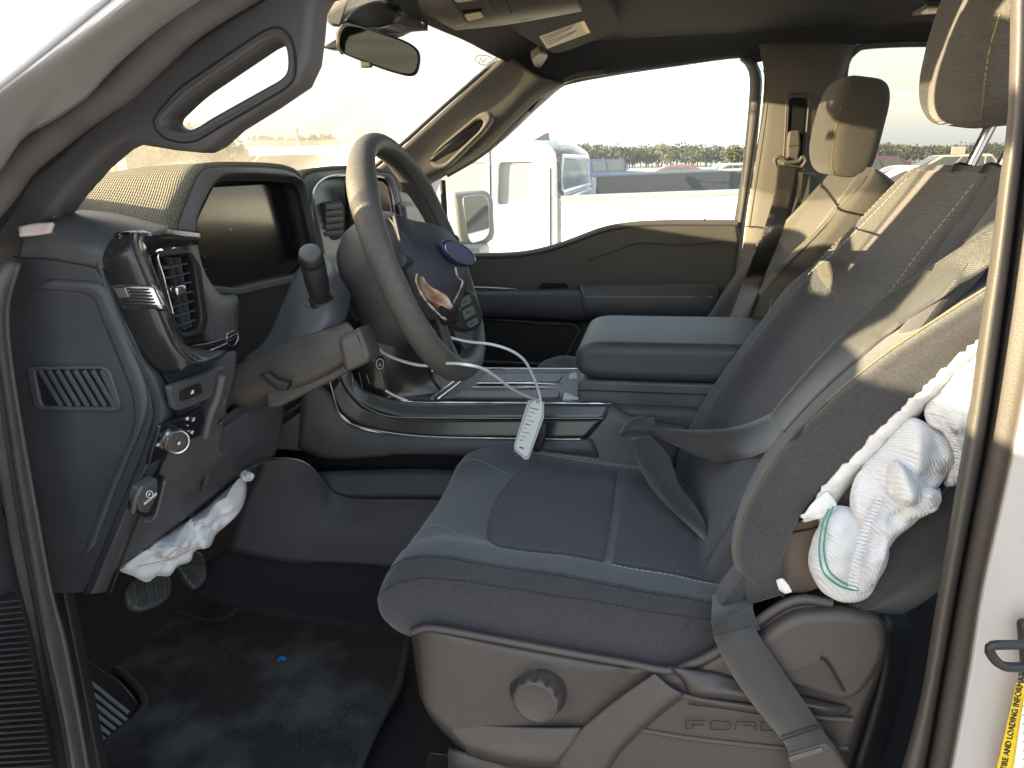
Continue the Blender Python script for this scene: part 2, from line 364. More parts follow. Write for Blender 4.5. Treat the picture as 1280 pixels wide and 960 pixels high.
hc=car('parked_coupe','white car with its tail toward the seats, under the minivan','car','sedan',paint('pearl_paint',(.72,.72,.70)),gp(1175,19),R(175))
for k,(px,Y,kd,c,rz,lb) in enumerate([(215,34,'suv',(.75,.75,.74),10,'white wagon seen through the windshield above the left end of the dash'),
  (285,38,'sedan',(.6,.58,.5),170,'pale tan sedan past the instrument hood, left of the thin lamp post'),
  (345,36,'suv',(.7,.7,.68),5,'white car behind the thin lamp post'),
  (415,38,'minivan',(.72,.70,.66),175,'white van just left of the steering wheel rim'),
  (130,30,'sedan',(.65,.63,.6),12,'pale car behind the white post by the windshield corner')]):
    car('parked_car',lb,'car',kd,paint('pale_paint_%d'%k,c),gp(px,Y),R(rz))
# white post, thin lamp post
def pole(name,px,Y,ytop,r,m,label,arm=False):
    b=P(px,200,Y); top=P(px,ytop,Y).z
    t=thing(name,label,'post',(b.x,b.y,0))
    tube('shaft',[Vector((b.x,b.y,0)),Vector((b.x,b.y,top))],r,m,t,n=2)
    if arm: box('lamp_head',(b.x-.3,b.y,top),(.7,.2,.1),m,t,.02)
    else: box('cap',(b.x,b.y,top+.02),(r*3,r*3,.05),m,t,.01)
pole('lamp_post',374,30,162,.05,mat('pole_grey',(.25,.24,.2),.5),'thin grey lamp post left of the steering wheel')
pole('marker_post',152,12,182,.07,M_paint,'thick white post just beyond the windshield corner')
pole('sign_post',1232,40,196,.04,mat('pole2',(.2,.2,.18),.5),'small post under the raised hood behind the seat')
# small raised sign far right and a raised hood
sg=thing('lot_sign','small pale sign on a post above the champagne minivan','sign',gp(1198,60))
p=P(1198,188,60); box('sign_board',p,(.9,.08,.5),M_dull,sg,.02); tube('post',[Vector((p.x,p.y+.05,0)),p+Vector((0,.05,0))],.05,M_dull,sg,n=2)
# trees
M_leaf=mat('tree_leaves',(.055,.062,.025),.9,col2=(.025,.036,.014),varscale=.5); M_bark=mat('bark',(.12,.09,.06),.9)
def crown(c,r,h,n,sz,rg):
    out=[]; c=Vector(c)
    for k in range(n):
        while True:
            q=Vector((rg.uniform(-1,1),rg.uniform(-1,1),rg.uniform(-1,1)))
            if q.length<1: break
        q=q*(.75+.35*noise.noise(q*2.1+c*.3)); o=c+Vector((q.x*r,q.y*r,q.z*h)); a=Vector((rg.gauss(0,1),rg.gauss(0,1),rg.gauss(0,1))).normalized(); b=a.orthogonal().normalized()*sz*rg.uniform(.5,1.3)
        cc=a.cross(b).normalized()*sz*rg.uniform(.4,1); out.append(([o-b-cc*.5,o+b-cc*.3,o+cc,o-b*.3+cc*.8],[(0,1,2,3)]))
    return out
rg=random.Random(3)
def belt(name,x0,x1,Y,top_px,n,label,hz,rr,sz,per):
    D=[]
    for i in range(n):
        t=i/(n-1); px=x0+(x1-x0)*t+rg.uniform(-3,3); Yi=Y*rg.uniform(.9,1.15); tp=top_px(px)+rg.uniform(-4,3); top=P(px,tp,Yi)
        if top.z<2: continue
        D+=crown((top.x,top.y,top.z*.55),rr*rg.uniform(.8,1.3),top.z*.5,per,sz,rg)
        D.append(tube_data([Vector((top.x,top.y,0)),Vector((top.x,top.y,top.z*.8))],.15,5))
    o=multi(name,D,M_leaf,None,'stuff',smooth=False); o['label']=label; o['category']='trees'; return o
belt('treeline',690,1300,230,lambda x:181+1.5*math.sin(x*.05),190,'distant row of green trees along the horizon behind the parked cars',0,3.2,.5,170)
belt('distant_woods',120,470,95,lambda x:150 if 180<x<262 else 168 if 320<x<410 else 178,60,'sunlit hazy trees seen through the windshield',0,3.2,.42,260)
# ---------------- white pickup parked alongside
def pickup():
    t=thing('parked_pickup','white pickup with a long open bed, right outside the passenger window','pickup truck',(P(695,250,3.6).x,4.4,0))
    Y0,Y1=3.6,5.3; Z=lambda px,py,Y=Y0:P(px,py,Y)
    rail=Z(699,249).z; xs=Z(696,249).x; xe=P(1132,240,3.6).x
    # cab side with two window openings
    zt=Z(690,181).z; xl=-2.9
    cabo=[Z(420,181),Z(560,176),Z(685,178),Z(694,190),Z(696,250),Vector((xs,Y0,.62)),Vector((xl,Y0,.62)),Vector((xl,Y0,1.25)),Vector((-2.0,Y0,1.32))]
    w1=[Z(*q) for q in rnd([(623,203),(668,202),(670,246),(655,252),(621,257)],6)]
    w2=[Z(*q) for q in rnd([(545,203),(611,203),(611,259),(520,268)],6)]
    cr_=[ (p.x,p.z) for p in cabo]
    cr_=[Vector((x,Y0,z)) for x,z in rnd(cr_,.06)]
    for nm,Yp,n in(('cab_side',Y0,-1),('cab_side',Y1,1)):
        mv=lambda l:[Vector((p.x,Yp,p.z)) for p in l]
        plate(nm,[mv(cr_),mv(w1),mv(w2)],(0,n,0),.06,.012,M_paint,t)
        for q in(w1,w2):
            plate('side_window',[[Vector((p.x,Yp-n*.025,p.z)) for p in q]],(0,n,0),.008,.001,M_cgl2,t)
    tube('door_seam',[Vector((xs-.03,Y0-.002,zt-.1)),Vector((xs-.03,Y0-.002,.7))],.004,M_black,t,n=4)
    tube('door_seam',[Z(612,185)+Vector((0,-.002,0)),Z(614,300)+Vector((0,-.002,0))],.004,M_black,t,n=4)
    xr=Z(690,181).x
    loft('cab_roof',[[Vector((xr+.02,Y0+.03,zt-.02)),Vector((-2.0,Y0+.03,zt-.02))],[Vector((xr,4.4,zt-.012)),Vector((-2.0,4.4,zt-.012))],[Vector((xr+.0,Y1-.03,zt-.05)),Vector((-2.0,Y1-.03,zt-.05))]],M_paint,t,nu=10,thick=.04)
    box('cab_rear_wall',(xs+.01,(Y0+Y1)/2,(rail+.6)/2),(.04,Y1-Y0-.1,rail-.6),M_paint,t,.01)
    q=[Vector((xs+.005,Y0+.12,rail+.02)),Vector((xs+.005,Y1-.12,rail+.02)),Vector((xr+.02,Y1-.2,zt-.05)),Vector((xr+.02,Y0+.2,zt-.05))]
    mesh('rear_window',q,[(0,1,2,3)],M_cgl2,t,thick=.01,smooth=False)
    fr=[q[0],q[1],q[2],q[3]]; tube('window_frame',fr,.014,M_paint,t,closed=True,n=None)
    # fin antenna
    a=P(676,177,4.4); mesh('fin_antenna',[a+Vector(v) for v in[(-.05,-.02,0),(-.05,.02,0),(.05,.02,0),(.05,-.02,0),(.03,0,.045),(.045,0,.045)]],[(0,1,2,3),(0,3,5,4),(1,4,5,2),(0,4,1),(3,2,5)],M_black,t)
    # bed
    r2=Z(911,236).z; zr=lambda x:rail+(r2-rail)*(x-xs)/(Z(911,236).x-xs)*.5
    rf=P(721,221,5.2).z-rail
    for Yp,n,h_ in((Y0,-1,0),(Y1,1,rf)):
        zr=lambda x,h_=h_:rail+h_+(r2-rail)*(x-xs)/(Z(911,236).x-xs)*.5
        plate('bed_side',[[Vector((xs+.015,Yp,.55)),Vector((xs+.015,Yp,zr(xs))),Vector((xe,Yp,zr(xe))),Vector((xe,Yp,.55))]],(0,n,0),.10,.03,M_paint,t)
        plate('bed_rail_cap',[[Vector((xs+.02,Yp+n*.002,zr(xs)-.01)),Vector((xs+.02,Yp+n*.002,zr(xs)+.014)),Vector((xe,Yp+n*.002,zr(xe)+.014)),Vector((xe,Yp+n*.002,zr(xe)-.01))]],(0,n,0),.09,.005,mat('bed_rail_grey',(.25,.27,.28),.5),t)
    M_liner=mat('speckled_bed_liner',(.05,.06,.07),.7,bump=[('noise',60,.6)],dirt=(90,.62,.5,(.5,.5,.5)))
    plate('bed_liner',[[Vector((xs+.05,Y1-.11,.75)),Vector((xs+.05,Y1-.11,rail+rf)),Vector((xe-.03,Y1-.11,r2+rf)),Vector((xe-.03,Y1-.11,.75))]],(0,-1,0),.02,.004,M_liner,t)
    plate('bed_floor',[[Vector((xs+.05,Y0+.1,.8)),Vector((xe,Y0+.1,.8)),Vector((xe,Y1-.1,.8)),Vector((xs+.05,Y1-.1,.8))]],(0,0,1),.02,.004,M_liner,t)
    box('tailgate',(xe+.02,(Y0+Y1)/2,.95),(.06,Y1-Y0-.2,.55),M_paint,t,.02)
    superb('hood',(-2.75,4.45,1.05),(1.6,1.6,.55),M_paint,t,e=.2,e2=.3)
    mesh('windshield',[Vector((-2.45,Y0+.08,1.3)),Vector((-2.45,Y1-.08,1.3)),Vector((-1.98,Y1-.15,zt)),Vector((-1.98,Y0+.15,zt))],[(0,1,2,3)],M_cgl2,t,thick=.01,smooth=False)
    box('tail_light',(xe+.01,Y0+.03,rail-.16),(.05,.10,.28),M_red,t,.015)
    for x in(-2.6,.35):
        for y,s in((Y0+.14,-1),(Y1-.14,1)): lathe('wheel',(x,y,.38),(0,s,0),[(-.1,.25),(-.1,.36),(-.08,.38),(.1,.38),(.12,.36),(.12,.22),(.06,.2),(.06,.001)],M_tyre,t,k=24)
M_cgl2=mat('pale_dusty_window',(.27,.29,.29),.25,coat=.2,var=.05)
pickup()
# ================================================================== THE CAB SHELL
cab=thing('truck_cab','cream and black cab shell with open driver doorway, pillars, headliner and windshield','truck cab',(-.2,1.6,.5))
Yd,Yp=.82,2.42
# --- near windshield pillar: painted outside, rubber seal, inner trim
pa=[(-150,230,.60),(-60,158,.60),(0,112,.61),(70,57,.62),(140,0,.63),(215,-60,.64),(300,-130,.66)]
pb=[(-150,330,.66),(-60,236,.66),(0,168,.66),(50,128,.67),(100,92,.675),(165,40,.68),(225,0,.69),(330,-70,.70),(420,-130,.7)]
pc=[(-150,420,.74),(-60,300,.73),(0,216,.72),(30,173,.72),(66,152,.72),(108,124,.725),(140,90,.73),(190,45,.735),(240,11,.74),(330,-40,.75),(440,-110,.75)]
loft('painted_pillar',[[(a[0],a[1],a[2]+.05) for a in pa],pa,[(p[0]*.5+q[0]*.5,p[1]*.5+q[1]*.5-6,.625) for p,q in zip(pa,[pb[0],pb[1],pb[2],pb[3],pb[5],pb[6],pb[7]])],pb,pc],M_cabp,cab,nu=48,nv=6,thick=.003)
loft('pillar_outer_skin',[pa,[P(*p).lerp(Vector((-.93+.62*i/6,.84,1.49+.43*i/6)),.5)+Vector((-.03,-.02,.02)) for i,p in enumerate(pa)],[Vector((-.90+.60*i/6,.87,1.485+.425*i/6)) for i in range(7)]],M_cabp,cab,nu=30,nv=3,thick=.004)
sl=[(-60,312),(0,238),(24,204),(62,171),(104,138),(150,106),(186,72),(228,33),(268,5),(340,-38),(440,-100)]
tube('door_seal',[P(x,y,.745) for x,y in sl],.0145,M_rub,cab,n=60,k=12,squash=(1,1.2))
sl2=[(-60,345),(0,268),(28,222),(60,195),(106,152),(152,116),(192,82),(236,44),(300,4),(360,-34),(450,-96)]
tube('seal_gap',[P(x,y,.757) for x,y in sl2],.010,M_void,cab,n=60)
# inner trim slab with the grab-handle opening
hole=rnd([(200,152),(214,162),(242,163),(264,148),(355,98),(362,86),(360,62),(350,50),(333,52),(236,118)],14,5)
outer=[(-60,372),(-20,300),(0,275),(28,229),(64,197),(108,156),(154,120),(196,86),(240,50),(304,8),(364,-30),(470,-100),(520,-80),(440,-20),(400,-6),(391,10),(388,45),(384,78),(371,106),(330,134),(285,162),(262,183),(246,191),(215,188),(172,181),(156,179),(140,187),(112,211),(84,243),(60,275),(34,312),(16,345),(6,400),(-60,400)]
t_=plate('pillar_trim',[[P(x,y,Yd) for x,y in outer],[P(x,y,Yd) for x,y in hole]],(0,-1,0),.045,.010,M_pillar,cab,res=4)
ring=rnd([(188,152),(205,175),(240,180),(268,163),(362,108),(371,92),(368,52),(352,32),(330,38),(222,112)],16,5)
tube('trim_groove',[P(x,y,Yd-.0004) for x,y in ring],.0012,M_seam,t_,closed=True,n=120,k=6)
tube('handle_lip',[P(x,y,Yd+.004) for x,y in rnd([(196,152),(210,167),(242,169),(266,153),(358,102),(366,88),(364,58),(351,42),(331,46),(230,116)],14,5)],.0042,M_pillar,t_,closed=True,n=120,k=8)
# --- lower jamb strips at the left edge of the opening
ja=[(-40,350,.74),(-30,420,.74),(-16,500,.74),(0,600,.74),(20,722,.74),(40,795,.73),(62,900,.72),(78,990,.72)]
jb=[(-8,350,.735),(-2,420,.73),(10,500,.73),(26,610,.73),(46,720,.73),(62,800,.72),(84,900,.71),(98,990,.71)]
jc=[(22,330,.76),(8,385,.76),(12,450,.76),(26,540,.76),(44,640,.76),(62,738,.765),(78,800,.765),(92,872,.76),(106,950,.76),(112,1000,.76)]
jd=[(28,330,.80),(12,385,.80),(16,450,.80),(30,540,.80),(49,640,.80),(67,740,.80),(84,800,.80),(98,872,.80),(111,950,.79),(117,1000,.79)]
loft('door_jamb_strip',[ja,jb,jc,jd],M_rub,cab,nu=40,nv=5,thick=.01)
tube('jamb_bead',jc,.0035,M_pillar,cab,n=50)
tube('jamb_gap',[(p[0]-8,p[1],p[2]-.006) for p in jb],.003,M_seam,cab,n=40)
# small pinkish wiring sleeve poking out at the dash corner
loft('torn_foam_tab',[[(23,283,.79),(45,279,.80),(66,278,.805)],[(24,294,.785),(45,293,.795),(62,290,.80)]],mat('pink_foam',(.62,.50,.46),.8),cab,nu=8,thick=.006)
# --- near door pillar (right edge)
L_=[(1285,-260),(1275,-120),(1264,-20),(1262,60),(1259,150),(1249,228),(1240,306),(1226,400),(1210,517),(1188,650),(1167,773),(1150,873),(1127,960),(1106,1030)]
M_=[(1312,-260),(1302,-120),(1292,-20),(1290,60),(1284,150),(1275,240),(1264,332),(1251,430),(1234,545),(1214,650),(1196,745),(1181,830),(1158,960),(1140,1030)]
N_=[(1372,-260),(1362,-120),(1350,-20),(1345,60),(1335,150),(1322,240),(1306,332),(1290,430),(1268,545),(1245,650),(1224,745),(1209,840),(1187,960),(1170,1030)]
def dep(c,d): return [(x,y,d) for x,y in c]
mixc=lambda a,b,t:[(p[0]*(1-t)+q[0]*t,p[1]*(1-t)+q[1]*t) for p,q in zip(a,b)]
loft('pillar_edge_seal',[dep(L_,.84),dep(mixc(L_,M_,.08),.80),dep(mixc(L_,M_,.5),.788),dep(mixc(L_,M_,.85),.80),dep(M_,.83)],M_pillar2:=mat('pillar_seal_taupe',(.060,.054,.049),.5,bump=[('noise',500,.2)],var=.05),cab,nu=60,nv=5,thick=.006)
tube('seal_gap',dep(M_,.825),.006,M_void,cab,n=60)
loft('pillar_inner_flange',[dep(M_,.83),dep(mixc(M_,N_,.15),.80),dep(mixc(M_,N_,.75),.785),dep(N_,.775)],M_rub2:=mat('pillar_rubber_taupe',(.055,.048,.045),.55,bump=[('noise',400,.2)],var=.08),cab,nu=60,nv=5,thick=.006)
O_=[(x+26,y,.768) for x,y in N_]; Q_=[(x+150,y,.75) for x,y in N_]; S_=[(x+260,y,.70) for x,y in N_]
pp=loft('painted_door_pillar',[dep(N_,.79),[(x+4,y,.772) for x,y in N_],O_,Q_,S_],M_cabp,cab,nu=60,nv=5,thick=.006)
# striker loop and yellow label on the painted pillar
stk=[(1300,806,.70),(1262,806,.69),(1241,807,.69),(1237,814,.69),(1248,829,.69),(1264,834,.69),(1300,832,.70)]
tube('striker_loop',stk,.0045,M_black,cab,n=30,k=8)
plate('striker_base',[[P(x,y,.742) for x,y in rnd([(1275,780),(1330,780),(1330,860),(1282,856)],8)]],(0,-1,0),.012,.003,M_black,cab)
def on_pillar(px,py): return PN(px,py,P(1260,900,.745),Vector((0,-1,0)))
lab=plate('load_label',[[on_pillar(*q) for q in[(1272,853),(1340,862),(1322,1010),(1245,1000),(1247,960)]]],(0,-1,0),.002,.0003,M_yel,cab)
plate('label_white_field',[[on_pillar(*q)+Vector((0,-.003,0)) for q in[(1279,868),(1340,874),(1325,1005),(1259,1000)]]],(0,-1,0),.001,.0002,M_white,lab)
o1,o2=on_pillar(1250,955),on_pillar(1269,858); ey_=(o2-o1).normalized()
text('label_text','TIRE AND LOADING INFORMATION',o1+Vector((.005,-.0036,-.004)),(o2-o1).normalized(),Vector((-ey_.z,0,ey_.x)),.0082,M_black,lab)
ex_=Vector((ey_.z,0,-ey_.x))
for k in range(9):
    a=on_pillar(1276,880+k*11)+Vector((0,-.0045,0)); mesh('label_line',[a,a+ex_*.03,a+ex_*.03+ey_*.0012,a+ey_*.0012],[(0,1,2,3)],M_dull,lab,thick=.0004,smooth=False)
# --- floor, firewall, tunnel, rear wall (all dark)
plate('cab_floor',[[Vector(q) for q in[(-1.25,.78,.60),(1.9,.78,.60),(1.9,2.5,.60),(-1.25,2.5,.60)]]],(0,0,1),.03,.004,M_carp,cab)
loft('toe_board',[[Vector((-1.02,.80,.60)),Vector((-1.02,2.45,.60))],[Vector((-1.10,.80,.68)),Vector((-1.10,2.45,.68))],[Vector((-1.20,.80,.95)),Vector((-1.20,2.45,.95))],[Vector((-1.18,.80,1.40)),Vector((-1.18,2.45,1.40))]],M_carp,cab,nu=8,thick=.01,away=Vector((0,1.5,1.2)))
plate('sill_panel',[[Vector(q) for q in[(-1.25,.80,.55),(1.9,.80,.55),(1.9,.80,.66),(-1.25,.80,.66)]]],(0,-1,0),.03,.004,M_black,cab)
plate('cowl_side_panel',[[Vector(q) for q in[(-1.2,.815,.6),(-.80,.815,.6),(-.80,.815,1.1),(-1.2,.815,1.1)]]],(0,-1,0),.02,.004,M_black,cab)
plate('rear_wall',[[Vector(q) for q in[(1.85,.8,.6),(1.85,2.5,.6),(1.85,2.5,1.45),(1.85,.8,1.45)]]],(-1,0,0),.03,.004,M_head,cab)
plate('rear_door_panel',[[Vector(q) for q in[(.42,.80,.6),(1.85,.80,.6),(1.85,.80,1.42),(.42,.80,1.42)]]],(0,1,0),.05,.004,M_head,cab)
plate('door_skin',[[Vector(q) for q in[(.45,.745,.5),(1.9,.745,.5),(1.9,.745,1.42),(.45,.745,1.42)]]],(0,-1,0),.02,.004,M_cabp,cab)
# upper body: near roof rail, rear pillar
tube('roof_rail',[Vector((-.30,.86,1.86)),Vector((.0,.88,1.935)),Vector((.5,.88,1.955)),Vector((1.2,.88,1.94)),Vector((1.9,.88,1.85))],.035,M_head,cab,n=30,k=10)
plate('roof_skin',[[Vector(q) for q in rnd([(-.42,.86,2.005),(1.95,.86,2.005),(1.95,2.44,2.005),(-.42,2.44,2.005)],.1)]],(0,0,1),.015,.004,M_cabp,cab)
plate('roof_side_lining',[[Vector(q) for q in[(-.36,.85,1.985),(1.95,.85,1.985),(1.95,1.1,1.985),(-.36,1.1,1.985)]]],(0,0,-1),.006,.001,M_head,cab)
# --- headliner
fr=[(-.36,.90,1.845),(-.43,1.10,1.872),(-.455,1.35,1.885),(-.465,1.6,1.89),(-.46,1.9,1.90),(-.46,2.15,1.905),(-.43,2.36,1.895)]
hr=[[Vector(q)+Vector((-.01,0,-.0)) for q in fr],
    [Vector((x+.05,y,z+.025)) for x,y,z in fr],
    [Vector((x+.22,y,1.945+.012*math.sin((y-.9)*2.1))) for x,y,z in fr],
    [Vector((.35,y,1.955+.015*math.sin((y-.9)*2.1))) for x,y,z in fr],
    [Vector((1.1,y,1.955+.012*math.sin((y-.9)*2.1))) for x,y,z in fr],
    [Vector((1.88,y,1.90)) for x,y,z in fr]]
hl=loft('headliner',hr,M_head,cab,nu=40,nv=6,thick=.012,away=Vector((.2,1.6,1.2)))
# side return of the headliner above the passenger door and around the windows
top=[(628,72,2.30),(646,108,2.36),(660,140,2.40),(672,128,2.43),(700,109,2.44),(760,96,2.44),(840,84,2.44),(925,73,2.44),(945,80,2.44),(965,74,2.43),(1030,72,2.43),(1060,60,2.43),(1080,54,2.43),(1165,52,2.43),(1300,60,2.43)]
inn=[Vector((-.43,2.30,1.905)),Vector((-.40,2.34,1.915)),Vector((-.33,2.34,1.93)),Vector((-.25,2.34,1.945)),Vector((-.1,2.34,1.955)),Vector((.2,2.34,1.965)),Vector((.6,2.34,1.965)),Vector((1.1,2.34,1.955))]
loft('headliner_edge',[inn,[V(a).lerp(b,.5)+Vector((0,0,.012)) for a,b in zip(resample([V(q) for q in top],15),resample(inn,15))],top],M_head,cab,nu=60,nv=5,thick=.01,away=Vector((.2,1.6,1.3)))
# grab light reflection: small rear dome lamp
dl=box('dome_lamp',P(1166,9,1.75),(.05,.10,.012),M_black,cab,.004); box('lens',P(1165,11,1.745),(.03,.04,.012),M_lens,dl,.003)
# --- passenger-side windshield pillar with moulded grip
e1=[(440,236,2.28),(470,213,2.28),(508,181,2.285),(560,134,2.29),(600,99,2.295),(622,79,2.30),(634,66,2.30)]
e2=[(470,240,2.31),(500,222,2.31),(532,196,2.315),(578,157,2.32),(614,124,2.33),(640,98,2.33),(656,84,2.33)]
e3=[(490,248,2.33),(524,226,2.33),(556,209,2.33),(590,184,2.335),(630,146,2.345),(660,116,2.35),(680,98,2.35)]
e4=[(500,262,2.38),(536,232,2.38),(562,217,2.38),(604,190,2.385),(644,152,2.39),(672,126,2.40),(705,105,2.40)]
loft('pillar_trim',[e1,e2,e3,e4],M_pfar,cab,nu=50,nv=6,thick=.01)
gp_=rnd([(530,200),(538,212),(556,211),(608,163),(618,148),(612,138),(600,141),(544,184)],9,5)
gpl=plate('grip_surround',[[P(x,y,2.305) for x,y in gp_],[P(x,y,2.305) for x,y in rnd([(538,199),(545,205),(555,203),(600,163),(606,153),(602,149),(594,152),(548,188)],5,4)]],Vector((-.15,-1,0)),.03,.008,M_pfar,cab)
loft('grip_recess',[[(536,200,2.315),(570,172,2.315),(606,148,2.315)],[(546,207,2.325),(578,182,2.325),(606,158,2.325)]],M_black,cab,nu=12,thick=.004)
tube('windshield_edge_band',[(p[0]-3,p[1]-3,p[2]+.01) for p in e1],.006,M_black,cab,n=30)
s1=[(560,222,2.42),(604,196,2.43),(640,166,2.44),(676,132,2.45),(712,104,2.45),(760,95,2.45)]
s2=[(556,216,2.40),(600,189,2.40),(640,156,2.41),(672,125,2.41),(704,103,2.41),(756,92,2.42)]
loft('door_seal',[s2,s1],M_rub,cab,nu=30,thick=.02)
# --- far door pillar trim and seal
b0=[(905,345,2.40),(915,290,2.40),(926,200,2.40),(936,120,2.40),(938,90,2.40),(930,76,2.40)]
def strip(nm,A,B,m,th=.01,par=cab,nu=30): return loft(nm,[A,B],m,par,nu=nu,nv=2,thick=th)
strip('window_seal',[(905,340,2.435),(917,280,2.435),(930,190,2.435),(937,110,2.435),(934,86,2.435),(924,75,2.435)],[(917,345,2.42),(925,280,2.42),(939,190,2.42),(948,120,2.42),(948,92,2.42),(938,74,2.42)],M_rub,.02)
strip('pillar_paint',[(918,345,2.43),(928,270,2.43),(941,190,2.43),(949,120,2.43)],[(924,345,2.43),(933,270,2.43),(945,190,2.43),(952,120,2.43)],M_cabp,.01)
c0=[(918,430,2.40),(924,345,2.40),(934,270,2.40),(946,190,2.40),(953,130,2.40),(955,92,2.40),(950,66,2.405),(948,50,2.41)]
c1=[(940,430,2.385),(944,345,2.385),(952,270,2.385),(962,190,2.385),(968,130,2.385),(972,95,2.385),(974,66,2.39),(974,50,2.40)]
c2=[(975,430,2.37),(980,345,2.37),(986,270,2.37),(994,190,2.37),(1002,130,2.37),(1006,95,2.37),(1010,66,2.38),(1012,50,2.39)]
c3=[(1015,430,2.39),(1020,345,2.39),(1024,270,2.39),(1032,190,2.39),(1038,130,2.39),(1044,95,2.39),(1052,66,2.40),(1058,50,2.41)]
c4=[(1030,430,2.43),(1034,345,2.43),(1038,270,2.43),(1045,190,2.43),(1050,130,2.43),(1056,95,2.43),(1066,66,2.43),(1076,50,2.43)]
loft('door_pillar_trim',[c0,c1,c2,c3,c4],M_pfar,cab,nu=40,nv=6,thick=.012)
tube('trim_split_line',[(930,283,2.385),(948,283,2.377)],.0012,M_seam,cab,n=4)
tube('trim_split_line',[(930,283,2.388),(941,215,2.388),(954,140,2.388),(957,100,2.385),(950,80,2.38)],.0012,M_seam,cab,n=30)
tube('trim_split_line',[(933,283,2.37),(955,284,2.37)],.0012,M_seam,cab,n=4)
# belt slot
plate('belt_slot',[[P(x,y,2.366) for x,y in rnd([(987,122),(1009,122),(1001,207),(982,207)],5)]],(0,-1,0),.012,.002,M_void,cab)
tube('slot_rim',[P(x,y,2.362) for x,y in rnd([(984,117),(1012,117),(1004,212),(979,212)],8)],.003,M_pfar,cab,closed=True,n=50,k=6)
plate('air_vent_flap',[[P(x,y,2.36) for x,y in rnd([(1003,216),(1014,218),(1012,252),(1000,256)],4)]],(0,-1,0),.02,.004,M_pfar,cab)
# rear window frame and glass
tube('rear_window_seal',[(1040,330,2.44),(1045,250,2.44),(1050,150,2.44),(1054,108,2.44),(1058,78,2.44),(1068,64,2.44),(1084,57,2.44),(1160,54,2.44),(1300,56,2.44)],.010,M_rub,cab,n=60)
plate('rear_side_window',[[P(x,y,2.46) for x,y in[(1040,300),(1050,110),(1064,62),(1084,54),(1300,54),(1300,300)]]],(0,-1,0),.005,.001,M_tint,cab)
plate('rear_door_inner',[[Vector(q) for q in[(.42,2.44,.6),(1.85,2.44,.6),(1.85,2.44,1.40),(.42,2.44,1.40)]]],(0,-1,0),.05,.005,M_head,cab)
# --- windshield
wb=[Vector((-.80,.86,1.55)),Vector((-.98,1.1,1.545)),Vector((-1.08,1.6,1.545)),Vector((-.98,2.15,1.56)),Vector((-.84,2.36,1.57))]
wt=[Vector((-.36,.90,1.865)),Vector((-.455,1.15,1.90)),Vector((-.48,1.6,1.915)),Vector((-.475,2.1,1.925)),Vector((-.44,2.35,1.91))]
wm=[a.lerp(b,.5)+Vector((-.03,0,.03)) for a,b in zip(wb,wt)]
loft('windshield',[wb,wm,wt],M_wind,cab,nu=30,nv=8,thick=.005)
# oval sticker high on the windshield
st=P(605,75,2.12); stn=Vector((-.6,-.1,.8)).normalized(); sx=Vector((0,1,0)); sy=sx.cross(stn)
def disc(o,a,b,ex,ey,k=36): return [o+ex*a*math.cos(2*math.pi*i/k)+ey*b*math.sin(2*math.pi*i/k) for i in range(k)]
tube('sticker_ring',[P(605+11.5*math.cos(a),75+6*math.sin(a)+1.2*math.cos(a),2.12) for a in [2*math.pi*i/24 for i in range(24)]],.0012,mat('sticker_ink',(.25,.24,.16),.7),cab,closed=True,n=48,k=5)
for q in[[(600,72),(604,78),(607,73)],[(609,79),(614,77)],[(598,75),(600,79)]]: tube('sticker_mark',[P(x,y,2.12) for x,y in q],.0013,MATS['sticker_ink'],cab,n=8,k=5)
# --- own bonnet outside the glass
loft('bonnet',[[Vector((-1.15,.85,1.44)),Vector((-1.22,1.6,1.50)),Vector((-1.15,2.4,1.44))],[Vector((-1.8,.85,1.42)),Vector((-1.8,1.6,1.48)),Vector((-1.8,2.4,1.42))],[Vector((-2.5,.95,1.28)),Vector((-2.55,1.6,1.33)),Vector((-2.5,2.3,1.28))]],M_cabp,cab,nu=20,nv=4,thick=.02)
plate('front_wing',[[Vector(q) for q in[(-2.5,.70,.6),(-.86,.70,.6),(-.86,.70,1.44),(-1.9,.70,1.42),(-2.5,.70,1.2)]]],(0,-1,0),.05,.02,M_cabp,cab)
# ---------------- open driver door, only its lower inner panel is in view
dd=thing('driver_door','dark inner panel of the opened driver door with ribbed speaker cover','door',(-.80,.66,.7))
loft('door_panel',[[(-90,560,.60),(-20,575,.64),(4,640,.67),(22,722,.69),(44,806,.70),(66,925,.70),(82,1000,.70)],[(-160,560,.45),(-90,575,.46),(-70,640,.48),(-60,722,.5),(-50,806,.5),(-40,925,.5),(-30,1000,.5)]],M_plas,dd,nu=30,thick=.03)
sp=[(-10,755),(14,738),(22,764),(36,830),(52,900),(64,970),(66,1000),(-40,1000),(-40,800)]
def dpl(px,py):
    a,b,c=P(22,722,.685),P(66,925,.695),P(-60,722,.495); n=(b-a).cross(c-a).normalized(); return PN(px,py,a-n*0,n),n
n_=dpl(0,0)[1]; n_=n_ if n_.dot(CAM-P(22,722,.69))>0 else -n_
spk=plate('speaker_cover',[[dpl(x,y)[0]+n_*.004 for x,y in rnd(sp,6)]],n_,.008,.002,M_black,dd)
D=[]
for k in range(34):
    y=752+k*7.4; xr_=14+(y-740)*.195
    D.append(tube_data([dpl(-35,y+6)[0]+n_*.006,dpl(xr_,y)[0]+n_*.006],.0012,5))
multi('speaker_ribs',D,M_plas2,spk,'stuff')

